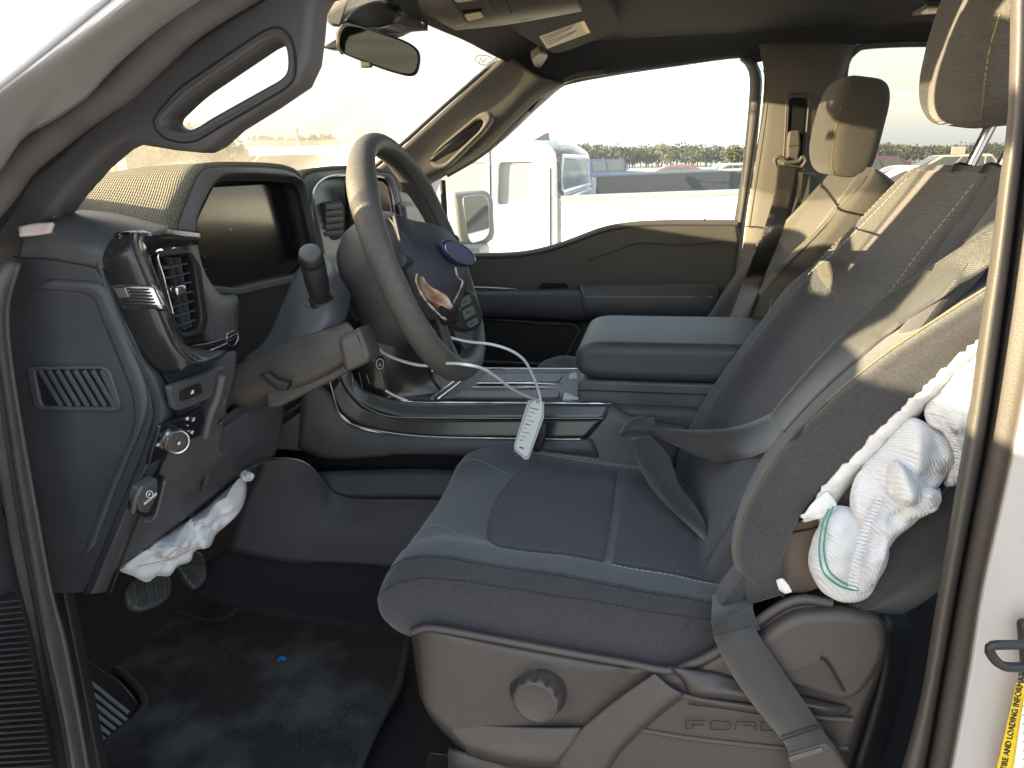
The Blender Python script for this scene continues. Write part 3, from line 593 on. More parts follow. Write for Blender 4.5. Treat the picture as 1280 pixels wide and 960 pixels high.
# the rest of the opened door, standing out to the left of the doorway
hx,hy=-.80,.735; dvx=Vector((-.26,-1,0)).normalized(); dnn=Vector((1,-.26,0)).normalized()
dq=lambda s,z:Vector((hx,hy,z))+dvx*s
plate('door_body',[[dq(a,z) for a,z in rnd([(-.0,.62),(1.0,.62),(1.12,.8),(1.14,1.575),(.5,1.575),(.3,1.57),(.0,1.54)],.06)]],dnn,.10,.02,M_plas,dd)  # out of view; top edge raised above the true sill to shade seat and pillar
plate('door_outer_skin',[[dq(a,z)-dnn*.105 for a,z in rnd([(-.0,.60),(1.0,.60),(1.12,.78),(1.14,1.42),(.0,1.36)],.06)]],-dnn,.03,.01,M_cabp,dd)
plate('window_frame',[[dq(a,z)-dnn*.03 for a,z in rnd([(.0,1.36),(.0,1.56),(.40,1.895),(1.16,1.93),(1.20,1.44),(1.20,1.36)],.05)],[dq(a,z)-dnn*.03 for a,z in rnd([(.05,1.58),(.06,1.59),(.46,1.855),(1.10,1.86),(1.12,1.58)],.04)]],dnn,.05,.01,M_rub,dd)
plate('window_glass',[[dq(a,z)-dnn*.05 for a,z in rnd([(.03,1.49),(.04,1.53),(.49,1.87),(1.12,1.88),(1.14,1.42)],.04)]],dnn,.005,.001,M_side,dd)
superb('mirror_housing',dq(.12,1.47)-dnn*.32,(.12,.20,.26),M_black,dd,e=.4,e2=.4); box('mirror_arm',dq(.10,1.42)-dnn*.16,(.16,.07,.06),M_black,dd,.01)
# ================================================================== PASSENGER DOOR
pd=thing('passenger_door','closed far door with padded armrest, handle recess and rising window sill','door',(-.2,2.42,.7))
sill=[(540,318),(600,319),(650,317),(690,309),(722,298),(752,287),(782,281),(830,278),(922,278)]
sx_=resample([Vector((x,y,0)) for x,y in sill],26)
dpan=[P(p.x,p.y,2.395) for p in sx_]+[P(x,y,2.395) for x,y in[(926,300),(919,350),(910,420),(905,640),(540,640)]]
dp=plate('door_panel',[dpan],(0,-1,0),.06,.012,M_taup if 0 else mat('door_panel_plastic',(.062,.058,.052),.6,bump=[('noise',800,.3)],var=.06,varscale=9),pd)
tube('sill_roll',[P(p.x,p.y+1,2.40) for p in sx_],.010,M_plas2,pd,n=50)
tube('panel_crease',[P(x,y,2.388) for x,y in[(735,326),(770,313),(800,304),(850,306),(905,302)]],.0012,M_seam,pd,n=30)
tube('lock_pin',[P(880,282,2.40),P(880,273,2.40)],.005,M_pfar,pd,n=3)
# armrest: pad at the rear, hard ledge at the front
ap=loft('armrest_pad',[[(722,358,2.375),(800,355,2.375),(880,354,2.375),(897,360,2.375)],[(724,357,2.33),(800,355,2.33),(884,354,2.33),(898,360,2.33)],[(728,371,2.30),(800,371,2.295),(880,371,2.295),(896,372,2.30)],[(729,392,2.30),(800,396,2.295),(870,396,2.295),(890,394,2.30)],[(731,402,2.34),(800,404,2.34),(870,404,2.34),(888,400,2.34)]],M_plas,pd,nu=40,nv=5,thick=.006)
tube('pad_stitching',[(731,371,2.2975),(800,371.5,2.2925),(890,371,2.2965)],.0011,M_dull,ap,n=60,k=5)
al=loft('armrest_ledge',[[(560,363,2.375),(640,362,2.375),(728,360,2.375)],[(560,365,2.32),(640,364,2.32),(728,363,2.32)],[(560,371,2.305),(640,371,2.305),(730,370,2.305)],[(560,392,2.31),(640,394,2.31),(732,397,2.31)],[(560,397,2.35),(640,399,2.35),(732,403,2.35)]],M_plas,pd,nu=30,nv=4,thick=.006)
plate('handle_recess',[[P(x,y,2.383) for x,y in rnd([(676,354),(708,354),(712,364),(672,364)],3)]],(0,-1,0),.012,.003,M_void,pd)
tube('inner_door_handle',[(574,360,2.37),(600,359,2.36),(640,361,2.36),(646,362,2.37)],.006,M_silver,pd,n=14,squash=(1,.5))
plate('map_pocket',[[P(x,y,2.37) for x,y in rnd([(606,402),(722,402),(724,414),(705,452),(690,470),(600,470)],8)]],(0,-1,0),.02,.006,M_black,pd)
tube('pocket_lip',[(600,398,2.36),(680,404,2.355),(722,408,2.35),(716,430,2.35),(706,448,2.35),(690,455,2.35),(600,452,2.35)],.006,M_plas,pd,n=40)
plate('door_glass',[[P(x,y,2.425) for x,y in[(556,330),(556,222),(706,100),(935,70),(925,290),(780,292),(690,320)]]],(0,-1,0),.005,.001,M_side,pd)
plate('outer_skin',[[Vector(q) for q in[(-.75,2.47,.5),(.25,2.47,.5),(.25,2.47,1.36),(-.75,2.47,1.34)]]],(0,1,0),.02,.005,M_paint,pd)
tube('quarter_frame',[(553,225,2.42),(556,270,2.42),(560,322,2.42)],.010,M_black,pd,n=10)
# mirror outside
mh=plate('mirror_housing',[[P(x,y,2.66) for x,y in rnd([(560,240),(612,237),(622,246),(624,296),(612,307),(574,309),(566,298)],8)]],Vector((.55,-1,.05)),.09,.02,mat('mirror_housing_grey',(.20,.21,.21),.5),pd)
plate('mirror_face',[[P(x,y,2.645) for x,y in rnd([(572,245),(607,243),(615,250),(617,292),(609,300),(586,304),(580,292)],6)]],Vector((.75,-1,-.03)),.006,.001,M_mirr,mh)
box('mirror_arm',P(585,314,2.60),(.12,.16,.04),MATS['mirror_housing_grey'],pd,.01)
# ================================================================== INTERIOR MIRROR, VISOR, OVERHEAD CONSOLE
rm=thing('rear_view_mirror','dark rectangular rear view mirror hanging at the top of the windshield','mirror',P(470,60,1.32))
mc=[(421,42),(427,31),(438,29),(470,38),(505,50),(521,60),(526,70),(525,84),(520,94),(508,95),(480,87),(448,75),(424,64),(420,54)]
mn=Vector((.38,-1,-.12)).normalized()
mo=P(472,62,1.33)
mp_=lambda x,y,d=0:PN(x,y,mo+mn*d,mn)
mcx=resample([Vector((x,y,0)) for x,y in mc],60,True)
mb=plate('mirror_case',[[mp_(p.x,p.y) for p in mcx]],mn,.035,.010,M_black,rm)
fx=lambda s:[mp_(472+(p.x-472)*s,62+(p.y-62)*(s-.02),.0025) for p in mcx]
plate('mirror_glass',[fx(.93)],mn,.004,.001,M_dimm,mb)
plate('bezel_side',[[mp_(x,y,.001) for x,y in rnd([(419,42),(426,30),(434,30),(427,44),(426,60),(432,68),(422,63)],3)]],mn,.03,.006,M_pfar,mb)
tube('mount_stem',[mp_(452,45,-.03),P(446,30,1.42),P(440,18,1.50)],.012,M_black,rm,n=8)
box('day_night_tab',mp_(458,80,-.01),(.02,.01,.012),M_pfar,mb,.003)
plate('sensor_wedge',[[P(x,y,1.45) for x,y in[(402,59),(420,48),(424,62),(410,61)]]],(0,-1,0),.03,.004,M_black,rm)
# camera housing shroud at the top centre of the glass
sh=thing('sensor_shroud','tan plastic sensor shroud behind the rear view mirror','sensor cover',P(460,20,1.5))
loft('shroud_shell',[[(402,8,1.36),(420,-12,1.40),(450,-30,1.45)],[(412,24,1.36),(440,4,1.40),(500,-10,1.5)],[(424,32,1.37),(470,34,1.44),(532,36,1.55)],[(440,40,1.40),(490,48,1.48),(515,40,1.56),(534,34,1.60)]],M_pfar,sh,nu=30,nv=5,thick=.01)
loft('shroud_recess',[[(432,26,1.33),(446,10,1.34),(470,1,1.36),(494,3,1.40),(504,14,1.42)],[(440,30,1.34),(460,20,1.35),(480,14,1.37),(494,14,1.39),(502,18,1.42)],[(456,34,1.35),(470,34,1.36),(484,32,1.38),(496,26,1.40),(503,19,1.42)]],M_black,sh,nu=26,nv=4,thick=.006)
plate('cable_cover',[[P(x,y,1.39) for x,y in rnd([(470,36),(500,28),(512,34),(506,42),(480,42)],4)]],(.2,-1,-.3),.008,.002,M_plas2,sh)
plate('dot_band',[[P(x,y,1.34) for x,y in[(399,10),(430,-8),(436,-4),(424,31),(414,28)]]],(0,-1,0),.004,.001,M_plas2,sh)
oc=thing('overhead_console','overhead console with two lit map lamps and tan trim on the headliner','console',P(600,12,1.6))
M_oc=mat('console_taupe',(.10,.09,.072),.55,bump=[('noise',700,.3)],var=.05)
loft('console_shell',[[(520,-10,1.40),(600,-60,1.42),(700,-60,1.50)],[(526,14,1.44),(600,-10,1.44),(712,-30,1.52)],[(560,33,1.50),(630,20,1.52),(724,8,1.60)],[(570,38,1.55),(640,30,1.60),(728,14,1.70)]],M_oc,oc,nu=30,nv=5,thick=.02)
ls=[[(522,-4,1.40),(536,-12,1.41),(552,-20,1.42)],[(524,8,1.41),(545,4,1.41),(562,-4,1.42)],[(545,22,1.44),(560,20,1.44),(574,14,1.45)],[(560,33,1.485),(570,34,1.49),(584,30,1.495)]]
loft('side_cheek',ls,mat('cheek',(.14,.125,.10),.5),oc,nu=16,nv=5,thick=.008)
def ocp(x,y,d=0): a,b,c=P(526,14,1.435),P(600,-10,1.435),P(630,20,1.512); n=(b-a).cross(c-a).normalized(); n=n if n.z<0 else -n; return PN(x,y,a+n*(.004+d),n),n
ocn=ocp(0,0)[1]
bz=plate('lamp_bezel',[[ocp(x,y)[0] for x,y in rnd([(562,-4),(598,-16),(614,12),(578,28)],4)]],ocn,.008,.002,M_gloss if 0 else mat('lamp_bezel_plastic',(.12,.11,.09),.5),oc)
for q,m in(([(566,-1),(592,-8),(596,0),(572,4)],M_lens),([(580,20),(600,16),(605,22),(585,27)],M_lens)):
    plate('map_lamp',[[ocp(x,y,.002)[0] for x,y in rnd(q,2)]],ocn,.004,.001,m,bz)
plate('slot',[[ocp(x,y,.002)[0] for x,y in rnd([(577,14),(602,11),(603,14),(579,17)],1)]],ocn,.003,.0008,M_void,bz)
tube('console_seam',[ocp(628,-10,.004)[0],ocp(634,4,.004)[0],ocp(640,16,.0)[0]],.001,M_seam,oc,n=8)
sv=thing('sun_visor','folded dark sun visor with a pale yellow-edged warning label','sun visor',P(720,40,1.9))
vA,vB,vC=Vector((-.36,1.72,1.885)),Vector((-.34,2.28,1.892)),Vector((-.12,2.0,1.937)); vn=(vB-vA).cross(vC-vA).normalized(); vn=vn if vn.z<0 else -vn
vp=lambda x,y,d=0:PN(x,y,vA+vn*d,vn)
vo=[(628,30),(655,48),(682,64),(694,68),(715,62),(745,50),(770,40),(776,26),(766,6),(750,-14),(640,4)]
vs1=plate('visor_board',[[vp(x,y) for x,y in rnd(vo,14,5)]],vn,.02,.007,M_head,sv)
lb_=plate('warning_label',[[vp(x,y,.0015) for x,y in[(674,46),(730,26),(738,41),(684,61)]]],vn,.002,.0003,mat('label_cream',(.62,.57,.44),.7),vs1)
plate('label_edge',[[vp(x,y,.003) for x,y in[(724,28),(730,26),(738,41),(733,42)]]],vn,.001,.0002,M_yel,lb_)
for k in range(6):
    y0=.15+k*.13; a=Vector((674,46))*(1-y0)+Vector((684,61))*y0; b=Vector((722,29))*(1-y0)+Vector((731,43))*y0
    tube('label_line',[vp(a.x+3,a.y-1,.0028),vp(b.x-6-3*(k%3),b.y+1,.0028)],.0006,M_dull,lb_,n=3,k=4)
plate('visor_clip',[[vp(x,y,.006) for x,y in rnd([(664,74),(668,84),(676,86),(686,70),(676,66)],3)]],vn,.02,.004,M_oc,sv)
tube('visor_pivot',[vp(640,16,.01),vp(650,22,.012),vp(662,20,.012)],.006,M_oc,sv,n=8)
# ================================================================== DASHBOARD
db=thing('dashboard','dark dashboard with instrument hood, glossy air vent pod and switch panels','dashboard',(-.75,1.6,1.2))
# pad (far edge at the glass, near edge above the fascia)
loft('dash_pad',[[Vector((-1.04,.83,1.535)),Vector((-1.14,1.3,1.55)),Vector((-1.14,1.9,1.55)),Vector((-1.0,2.38,1.545))],
   [(66,262,.83),(150,246,1.2),(300,226,1.7),(474,240,2.36)],
   [(58,274,.82),(150,272,1.0),(300,240,1.5),(496,251,2.36)]],M_perf,db,nu=40,nv=6,thick=.01,smooth_v=False)
# outboard cap, upper roll with its lower seam
loft('end_cap_upper',[[(50,262,.90),(100,262,.90),(150,268,.91),(210,282,.93)],[(44,276,.825),(90,272,.83),(140,275,.84),(205,287,.86)],[(30,296,.802),(70,297,.802),(110,303,.802),(150,312,.81)],[(22,322,.80),(60,323,.80),(100,330,.80),(136,336,.80)]],M_plas2,db,nu=30,nv=6,thick=.006)
capo=[(16,322),(60,323),(117,333),(131,357),(147,397),(166,442),(186,488),(192,520),(178,566),(138,660),(104,742),(64,742),(60,700),(30,560),(10,450),(6,400)]
cap=plate('end_cap_panel',[[P(x,y,.803) for x,y in rnd(capo,7)]],(0,-1,0),.03,.003,M_plas,db)
tube('cap_seam',[P(x,y,.8015) for x,y in[(16,321),(60,322),(120,332)]],.0011,M_seam,db,n=30,k=5)
# bright rim running down the outboard corner
r0=[(117,333,.805),(131,357,.805),(147,397,.805),(166,442,.805),(186,488,.805),(192,520,.805),(178,566,.805),(138,660,.805),(104,742,.805)]
r1=[(121,329,.799),(135,358,.797),(151,398,.797),(171,440,.795),(195,482,.792),(204,518,.79),(190,567,.79),(150,662,.79),(117,742,.79)]
r2=[(126,324,.802),(139,361,.803),(156,402,.804),(177,440,.808),(204,472,.815),(217,512,.825),(204,568,.83),(164,660,.83),(134,740,.83)]
loft('corner_rim',[r0,r1,r2],M_plas2,db,nu=50,nv=5,thick=.005)
tube('rim_gap',[(x+4,y,d+.001) for x,y,d in r2],.0018,M_seam,db,n=50,k=6)
pr=[(44,362,.803),(110,368,.803),(122,388,.803),(150,455,.803),(166,500,.803),(164,540,.803),(130,620,.803),(100,700,.803)]
loft('cap_facet',[pr,[(x+9,y-8,.799) for x,y,d in pr],[(x+18,y-14,.803) for x,y,d in pr]],M_plas2,cap,nu=40,nv=3,thick=.002)
# louvred speaker grille in the cap
go=rnd([(35,459),(128,457),(137,464),(151,508),(146,515),(48,513),(42,508),(33,466)],5)
plate('grille_frame',[[P(x,y,.7985) for x,y in go],[P(x,y,.7985) for x,y in rnd([(44,463),(127,462),(132,467),(144,506),(142,509),(54,508),(50,504),(43,468)],4)]],(0,-1,0),.010,.002,M_plas2,cap)
plate('grille_back',[[P(x,y,.802) for x,y in rnd([(44,463),(127,462),(144,508),(54,508)],4)]],(0,-1,0),.004,.001,M_void,cap)
for k in range(8):
    x=50+k*11; tube('louvre',[P(x,463,.7995),P(x+ (27 if k<7 else 22),508,.7995)],.0017,M_plas2,cap,n=3,k=6,squash=(.7,2.2))
# instrument hood
A_=[(222,296,.96),(224,276,.975),(234,250,.995),(246,224,1.012),(254,214,1.025),(266,210,1.045),(300,209,1.12),(340,210,1.24),(362,214,1.30),(374,222,1.335),(380,238,1.355),(390,284,1.38),(400,330,1.385)]
B_=[Vector((-.98,.90,1.545)),Vector((-.98,.93,1.55)),Vector((-.99,.98,1.56)),Vector((-.98,1.02,1.57)),Vector((-.95,1.10,1.585)),Vector((-.95,1.2,1.588)),Vector((-.95,1.3,1.585)),Vector((-.96,1.42,1.57)),Vector((-.96,1.46,1.55)),Vector((-.96,1.48,1.50))]
AA=resample([V(q) for q in A_],72); BB=resample(B_,72); MM=[a.lerp(b,.5)+Vector((0,0,.012)) for a,b in zip(AA,BB)]
loft('instrument_hood',[BB,MM,AA],M_perf,db,nu=72,nv=6,thick=.008)
I_=[(262,362),(243,290),(243,272),(268,228),(276,225),(340,224),(362,228),(370,234),(384,280),(392,316),(384,336),(298,357),(278,362)]
XI=-.655
Ii=[PX(x,y,XI) for x,y in[(244,316),(242,292),(243,276),(254,252),(265,231),(273,225.5),(300,224.5),(334,225),(358,227.5),(367,231),(372,242),(382,284),(391,322)]]
Oo=[a for a in AA]; II=resample(Ii,72)
mid=[a.lerp(b,.5)+Vector((.012,0,.0)) for a,b in zip(Oo,II)]
loft('hood_rim',[Oo,mid,II],M_plas2,db,nu=72,nv=5,thick=.006)
deep=[p+Vector((-.032,(1.19-p.y)*.04,(1.52-p.z)*.04)) for p in II]
loft('hood_inner_wall',[II,deep],M_black,db,nu=72,nv=2,thick=.004,away=Vector((-.4,1.2,1.5)))
tube('hood_piping',[p+Vector((.002,0,0)) for p in II],.0022,M_seam,db,n=None,k=6)
XS=-.680
scr=plate('instrument_display',[[PX(x,y,XS) for x,y in rnd([(238,300),(240,270),(262,232),(380,226),(402,330),(376,345),(296,362),(270,366)],6)]],(1,0,0),.02,.003,M_scr,db)
# dim facets reflected in the screen, imitated by an added raised strip
plate('display_reflection_strip',[[PX(x,y,-.668) for x,y in rnd([(258,356),(296,360),(372,342),(392,322),(396,336),(376,352),(298,370),(262,366)],3)]],(1,0,0),.012,.003,M_plas2,db)
for q in[(289,288),(257,322),(258,338)]: text('display_mark','-',PX(q[0],q[1],XS+.0015),(0,-1,0),(0,0,1),.008,M_dull,scr)
# side of the fascia round the vent (greenish slate plastic)
F0=[(222,290,.965),(226,316,.965),(238,360,.965),(252,415,.965),(258,440,.965)]
F1=[(243,290,1.0),(256,340,1.02),(276,362,1.04),(296,372,1.07),(297,412,1.07)]
loft('vent_fascia',[[PX(*q[:2],-.645) for q in F0],[PX(*q[:2],-.632) for q in[(234,288),(243,330),(258,375),(270,412),(276,440)]],[PX(*q[:2],-.652) for q in[(243,286),(254,335),(274,366),(297,372),(297,418)]]],M_plas2,db,nu=30,nv=4,thick=.006)
# glossy wrap-round vent pod
g0=[(136,300,.815),(127,322,.802),(140,362,.802),(155,400,.802),(174,440,.803),(196,462,.806),(214,468,.81)]
g1=[(148,297,.805),(143,320,.792),(158,360,.792),(173,398,.792),(192,434,.793),(210,454,.797),(226,463,.80)]
g2=[(164,291,.805),(163,313,.792),(180,357,.792),(196,396,.792),(211,429,.793),(228,449,.80),(239,457,.81)]
g3=[(172,289,.82),(173,312,.803),(190,356,.803),(207,400,.803),(222,431,.806),(239,450,.815),(253,453,.83)]
pod=loft('vent_pod_side',[g0,g1,g2,g3],M_glossb,db,nu=50,nv=6,thick=.006)
g4=[(200,296,.87),(190,318,.87),(200,352,.87),(214,392,.875),(226,420,.885),(250,436,.90),(284,438,.95)]
loft('vent_pod_face',[g3,[(p[0]*.5+q[0]*.5+3,p[1]*.5+q[1]*.5,(p[2]+q[2])/2-.004) for p,q in zip(g3,g4)],g4],M_gloss,db,nu=50,nv=5,thick=.006)
loft('vent_pod_top',[[(140,298,.82),(160,286,.84),(200,284,.87),(252,290,.95)],[(150,290,.81),(172,292,.82),(206,298,.86),(250,300,.93)],[(172,312,.83),(188,318,.85),(204,310,.87),(248,306,.95)]],M_gloss,db,nu=30,nv=5,thick=.006)
plate('pod_lower_tray',[[PX(x,y,-.628) for x,y in rnd([(232,432),(262,428),(290,420),(300,414),(303,432),(290,444),(252,452),(240,448)],4)]],(1,0,0),.03,.006,M_gloss,db)
tube('tray_bright_line',[PX(236,444,-.61),PX(258,440,-.61),PX(282,430,-.61)],.0013,M_chrome,db,n=14,k=6)
tube('tray_button_ring',[PX(x,y,-.608) for x,y in rnd([(283,417),(296,413),(298,424),(292,433),(284,431)],3)],.0011,M_chrome,db,closed=True,n=24,k=6)
# bright insert with the flag relief
q0=[(138,357,.797),(151,387,.797)]; q1=[(163,356,.789),(176,386,.789)]; q2=[(190,357,.791),(203,386,.791)]; q3=[(197,357,.812),(210,386,.812)]
fi=loft('bright_insert',[q0,q1,q2,q3],M_chrome,db,nu=6,nv=6,thick=.004)
def insp(u,v):   # u along (0..1 left-right), v down
    a=V(q0[0]).lerp(V(q0[1]),v); b=V(q1[0]).lerp(V(q1[1]),v); c=V(q2[0]).lerp(V(q2[1]),v); return cre([a,b,c],u*2)+Vector((0,-.0022,0))
for k in range(6):
    v=.16+k*.14; u0=.40 if k<3 else .10
    tube('flag_stripe',[insp(u0,v),insp((u0+.92)/2,v),insp(.92,v)],.0012,M_seam,fi,n=8,k=5)
can=[insp(.08,.12),insp(.36,.12),insp(.36,.50),insp(.12,.50)]; plate('flag_canton',[can],(can[1]-can[0]).cross(can[3]-can[0]),.0015,.0004,M_silver,fi) if (can[1]-can[0]).cross(can[3]-can[0]).y<0 else plate('flag_canton',[can],-(can[1]-can[0]).cross(can[3]-can[0]),.0015,.0004,M_silver,fi)
# the vent itself
XV=-.640
vo_=rnd([(196,316),(240,312),(252,330),(262,400),(256,418),(238,424),(224,424),(214,400),(200,345)],6)
vi_=rnd([(200,322),(236,318),(244,332),(253,398),(249,411),(236,416),(228,415),(220,398),(205,345)],5)
vt=plate('vent_frame',[[PX(x,y,XV+.012) for x,y in vo_],[PX(x,y,XV+.012) for x,y in vi_]],(1,0,0),.02,.004,M_black,db)
plate('vent_back',[[PX(x,y,XV-.02) for x,y in vo_]],(1,0,0),.006,.001,M_void,vt)
for k in range(8):
    y=333+k*12.0; x0=203+(y-322)*.20; x1=243+(y-322)*.10
    a=PX(x0,y+2,XV+.004); b=PX(x1,y-5,XV+.004); v,f=boxd((a+b)/2+Vector((-.009,0,0)),(.016,(b-a).length,.0022)); M3=Matrix.Rotation(-.12,3,'X')
    mesh('vent_slat',[Matrix.Rotation(0,3,'X')@p for p in v],f,M_plas2,vt,smooth=False)
for k in range(4):
    a=PX(210+k*10,322,XV-.006); b=PX(228+k*7,412,XV-.006); tube('vent_vane',[a,b],.0022,M_plas2,vt,n=2,k=4,squash=(1,3))
box('vent_slider',PX(223,363,XV+.016),(.012,.022,.014),M_chrome,vt,.004)
tube('vent_top_bar',[PX(204,307,XV+.02),PX(222,303,XV+.022),PX(240,302,XV+.02)],.006,mat('amber_gloss',(.10,.085,.05),.25,coat=.5),vt,n=8)
tube('vent_bright_edge',[PX(200,314,XV+.02),PX(197,322,XV+.02),PX(205,348,XV+.02),PX(216,392,XV+.02)],.0015,M_chrome,vt,n=20,k=6)
# fascia below: switch bank and knee panel
K0=[(212,470,.83),(240,462,.87),(292,448,.97)]
K1=[(222,520,.83),(250,512,.88),(288,490,.955),(296,470,.97)]
K2=[(206,560,.83),(262,552,.89),(300,520,.98)]
kp=loft('switch_fascia',[[(200,462,.83),(236,456,.87),(296,440,.965)],[(214,484,.83),(240,476,.87),(294,466,.965)],[(218,520,.83),(244,512,.87),(286,498,.955)],[(210,560,.83),(236,556,.87),(280,534,.95)],[(196,600,.83),(232,598,.88),(280,566,.97)],[(160,662,.83),(206,640,.90),(300,574,1.08),(338,556,1.15)],[(112,742,.83),(150,709,.86),(200,672,.93),(302,596,1.10),(340,572,1.16)]],M_plas2,db,nu=30,nv=5,thick=.008)
def kpn(): a,b,c=P(218,520,.825),P(286,496,.95),P(200,600,.825); n=(b-a).cross(c-a).normalized(); return a,(n if n.dot(CAM-a)>0 else -n)
ka,kn=kpn(); KP=lambda x,y,d=0:PN(x,y,ka+kn*(.015+d),kn)
kex=(KP(280,500)-KP(220,522)).normalized(); key_=kn.cross(kex)
hb=plate('switch_recess',[[KP(x,y,-.002) for x,y in rnd([(212,485),(232,478),(284,458),(286,478),(278,492),(230,512),(218,514)],5)]],kn,.008,.002,M_plas2,db)
b1=plate('assist_button',[[KP(x,y,.002) for x,y in rnd([(228,490),(252,480),(254,492),(228,502)],1.5)]],kn,.004,.001,M_black,db)
lathe('button_symbol',KP(240,490,.0035),kn,[(0,.0032),(.0005,.0032)],M_dull,b1,k=12); text('button_letter','A',KP(238.6,493,.0042),kex,key_,.008,M_white,b1)
hp=plate('headlamp_panel',[[KP(x,y,.003) for x,y in rnd([(201,532),(236,520),(256,508),(256,526),(250,545),(228,555),(186,583),(190,566)],3)]],kn,.006,.0015,M_gloss,db)
kc=KP(217,550,.004)
kd=(kn*.55+(CAM-kc).normalized()*.6).normalized()
kb=lathe('headlamp_dial',kc,kd,[(0,.0165),(.002,.017),(.010,.016),(.012,.0145),(.0115,.0132)],M_chrome,db,k=36)
lathe('dial_face',kc+kd*.0105,kd,[(0,.0132),(.002,.0128)],M_gloss,kb,k=28)
text('dial_symbol','o',kc+kd*.013+Vector((0,-.001,-.003)),kex,key_,.010,M_white,kb,align='CENTER')
for (x,y,s) in[(232,526,'o'),(240,527,'x'),(233,534,'-'),(238,543,'o'),(207,545,'o'),(195,560,'='),(234,541,'-')]:
    text('panel_symbol',s,KP(x,y,.0045),kex,key_,.010,M_white,hp)
tube('copper_corner',[KP(277,470,.002),KP(272,494,.003),KP(262,520,.002),KP(256,546,.001)],.0055,M_pillar,db,n=20)
# parking brake release
rp=plate('release_pocket',[[KP(x,y,-.012) for x,y in[(170,630),(206,596),(202,622),(192,645),(183,648),(168,640)]]],kn,.012,.002,M_void,db)
rl=plate('brake_release_lever',[[KP(x,y,.004) for x,y in rnd([(176,612),(198,598),(198,618),(186,642),(176,640),(172,626)],3)]],kn,.014,.003,M_plas2,db)
text('release_word','RELEASE',KP(180,632,.0055),(KP(194,620)-KP(180,632)).normalized(),kn.cross((KP(194,620)-KP(180,632)).normalized()),.0062,M_white,rl)
tube('brake_symbol',[KP(187+4.2*math.cos(a),618+4.5*math.sin(a),.0055) for a in[2*math.pi*i/16 for i in range(16)]],.0006,M_white,rl,closed=True,n=None,k=4); text('symbol_letter','P',KP(185.2,620.5,.0055),kex,key_,.006,M_white,rl)
tube('pocket_edge',[KP(166,640,.0),KP(170,622,.002),KP(178,608,.002)],.003,M_pillar,db,n=8)
tube('pocket_edge',[KP(183,652,0),KP(194,646,.001),KP(206,600,.001)],.0022,M_pillar,db,n=8)
# dark storage slot and latch under the column
sc_=loft('slot_floor',[[(276,520,.955),(300,500,1.02),(352,480,1.14)],[(280,508,.94),(300,478,1.02),(350,462,1.14)],[(288,486,.96),(300,462,1.04),(350,450,1.16)]],M_brownp:=mat('slot_plastic',(.07,.062,.055),.5,bump=[('noise',700,.2)]),db,nu=20,nv=4,thick=.006)
loft('slot_lip',[[(274,536,.94),(310,512,1.03),(352,482,1.13)],[(276,530,.93),(310,506,1.02),(352,477,1.12)],[(278,522,.94),(308,500,1.03),(352,474,1.13)]],M_plas,db,nu=20,nv=4,thick=.004)
plate('release_tab',[[P(x,y,.965) for x,y in rnd([(322,470),(332,465),(346,476),(360,479),(358,488),(346,489),(334,478)],3)]],(.1,-1,.1),.02,.004,M_black,db)
loft('under_slot_panel',[[(268,546,.935),(304,516,1.01),(356,484,1.12)],[(262,580,.945),(308,554,1.03),(352,538,1.14)],[(254,616,.965),(304,588,1.07),(344,570,1.155)]],M_plas,db,nu=20,nv=4,thick=.006)
plate('fascia_core',[[Vector(q) for q in[(-.735,.90,1.14),(-.735,2.38,1.14),(-.735,2.38,1.50),(-.735,.90,1.50)]]],(1,0,0),.03,.004,M_black,db)
plate('under_dash_shelf',[[Vector(q) for q in[(-1.1,.86,1.13),(-.72,.9,1.13),(-.72,2.38,1.13),(-1.1,2.38,1.13)]]],(0,0,-1),.02,.004,M_black,db)
# --- centre screen hood and passenger fascia
C0=[(388,320,1.44),(374,262,1.44),(372,236,1.44),(382,220,1.46),(400,214,1.50),(440,212,1.62),(480,216,1.74),(492,222,1.78),(500,250,1.80),(506,300,1.80)]
C1=[(396,318,1.46),(390,266,1.46),(392,240,1.46),(402,226,1.48),(416,220,1.52),(444,219,1.62),(474,221,1.72),(484,228,1.76),(492,255,1.77),(497,300,1.77)]
CB=[Vector((-.94,1.44,1.50)),Vector((-.94,1.44,1.54)),Vector((-.94,1.45,1.565)),Vector((-.94,1.48,1.58)),Vector((-.94,1.52,1.585)),Vector((-.94,1.62,1.585)),Vector((-.94,1.74,1.58)),Vector((-.94,1.79,1.57)),Vector((-.94,1.81,1.54)),Vector((-.94,1.81,1.48))]
loft('screen_hood',[CB,C0],M_perf,db,nu=40,nv=5,thick=.008)
loft('screen_hood_rim',[C0,C1],M_plas2,db,nu=40,nv=3,thick=.008)
tube('rim_highlight',C1,.0028,M_silver,db,n=50,k=6)
cf=plate('screen_fascia',[[V(p)+Vector((-.025,0,0)) for p in resample([V(q) for q in C1],30)]+[P(500,340,1.77)+Vector((-.02,0,0)),P(398,340,1.46)+Vector((-.02,0,0))]],Vector((1,0,.12)),.02,.003,mat('fascia_green_grey',(.12,.13,.125),.35),db)
def cfp(x,y,d=0): o=P(396,318,1.46)+Vector((-.018,0,0)); n=(P(497,300,1.77)-P(396,318,1.46)).cross(P(416,220,1.52)-P(396,318,1.46)).normalized(); n=n if n.x>0 else -n; return PN(x,y,o+n*d,n),n
cn=cfp(0,0)[1]
cv=plate('centre_vent',[[cfp(x,y,.022)[0] for x,y in rnd([(404,254),(426,250),(432,262),(430,292),(424,300),(410,300),(406,290)],4)]],cn,.01,.002,M_black,db)
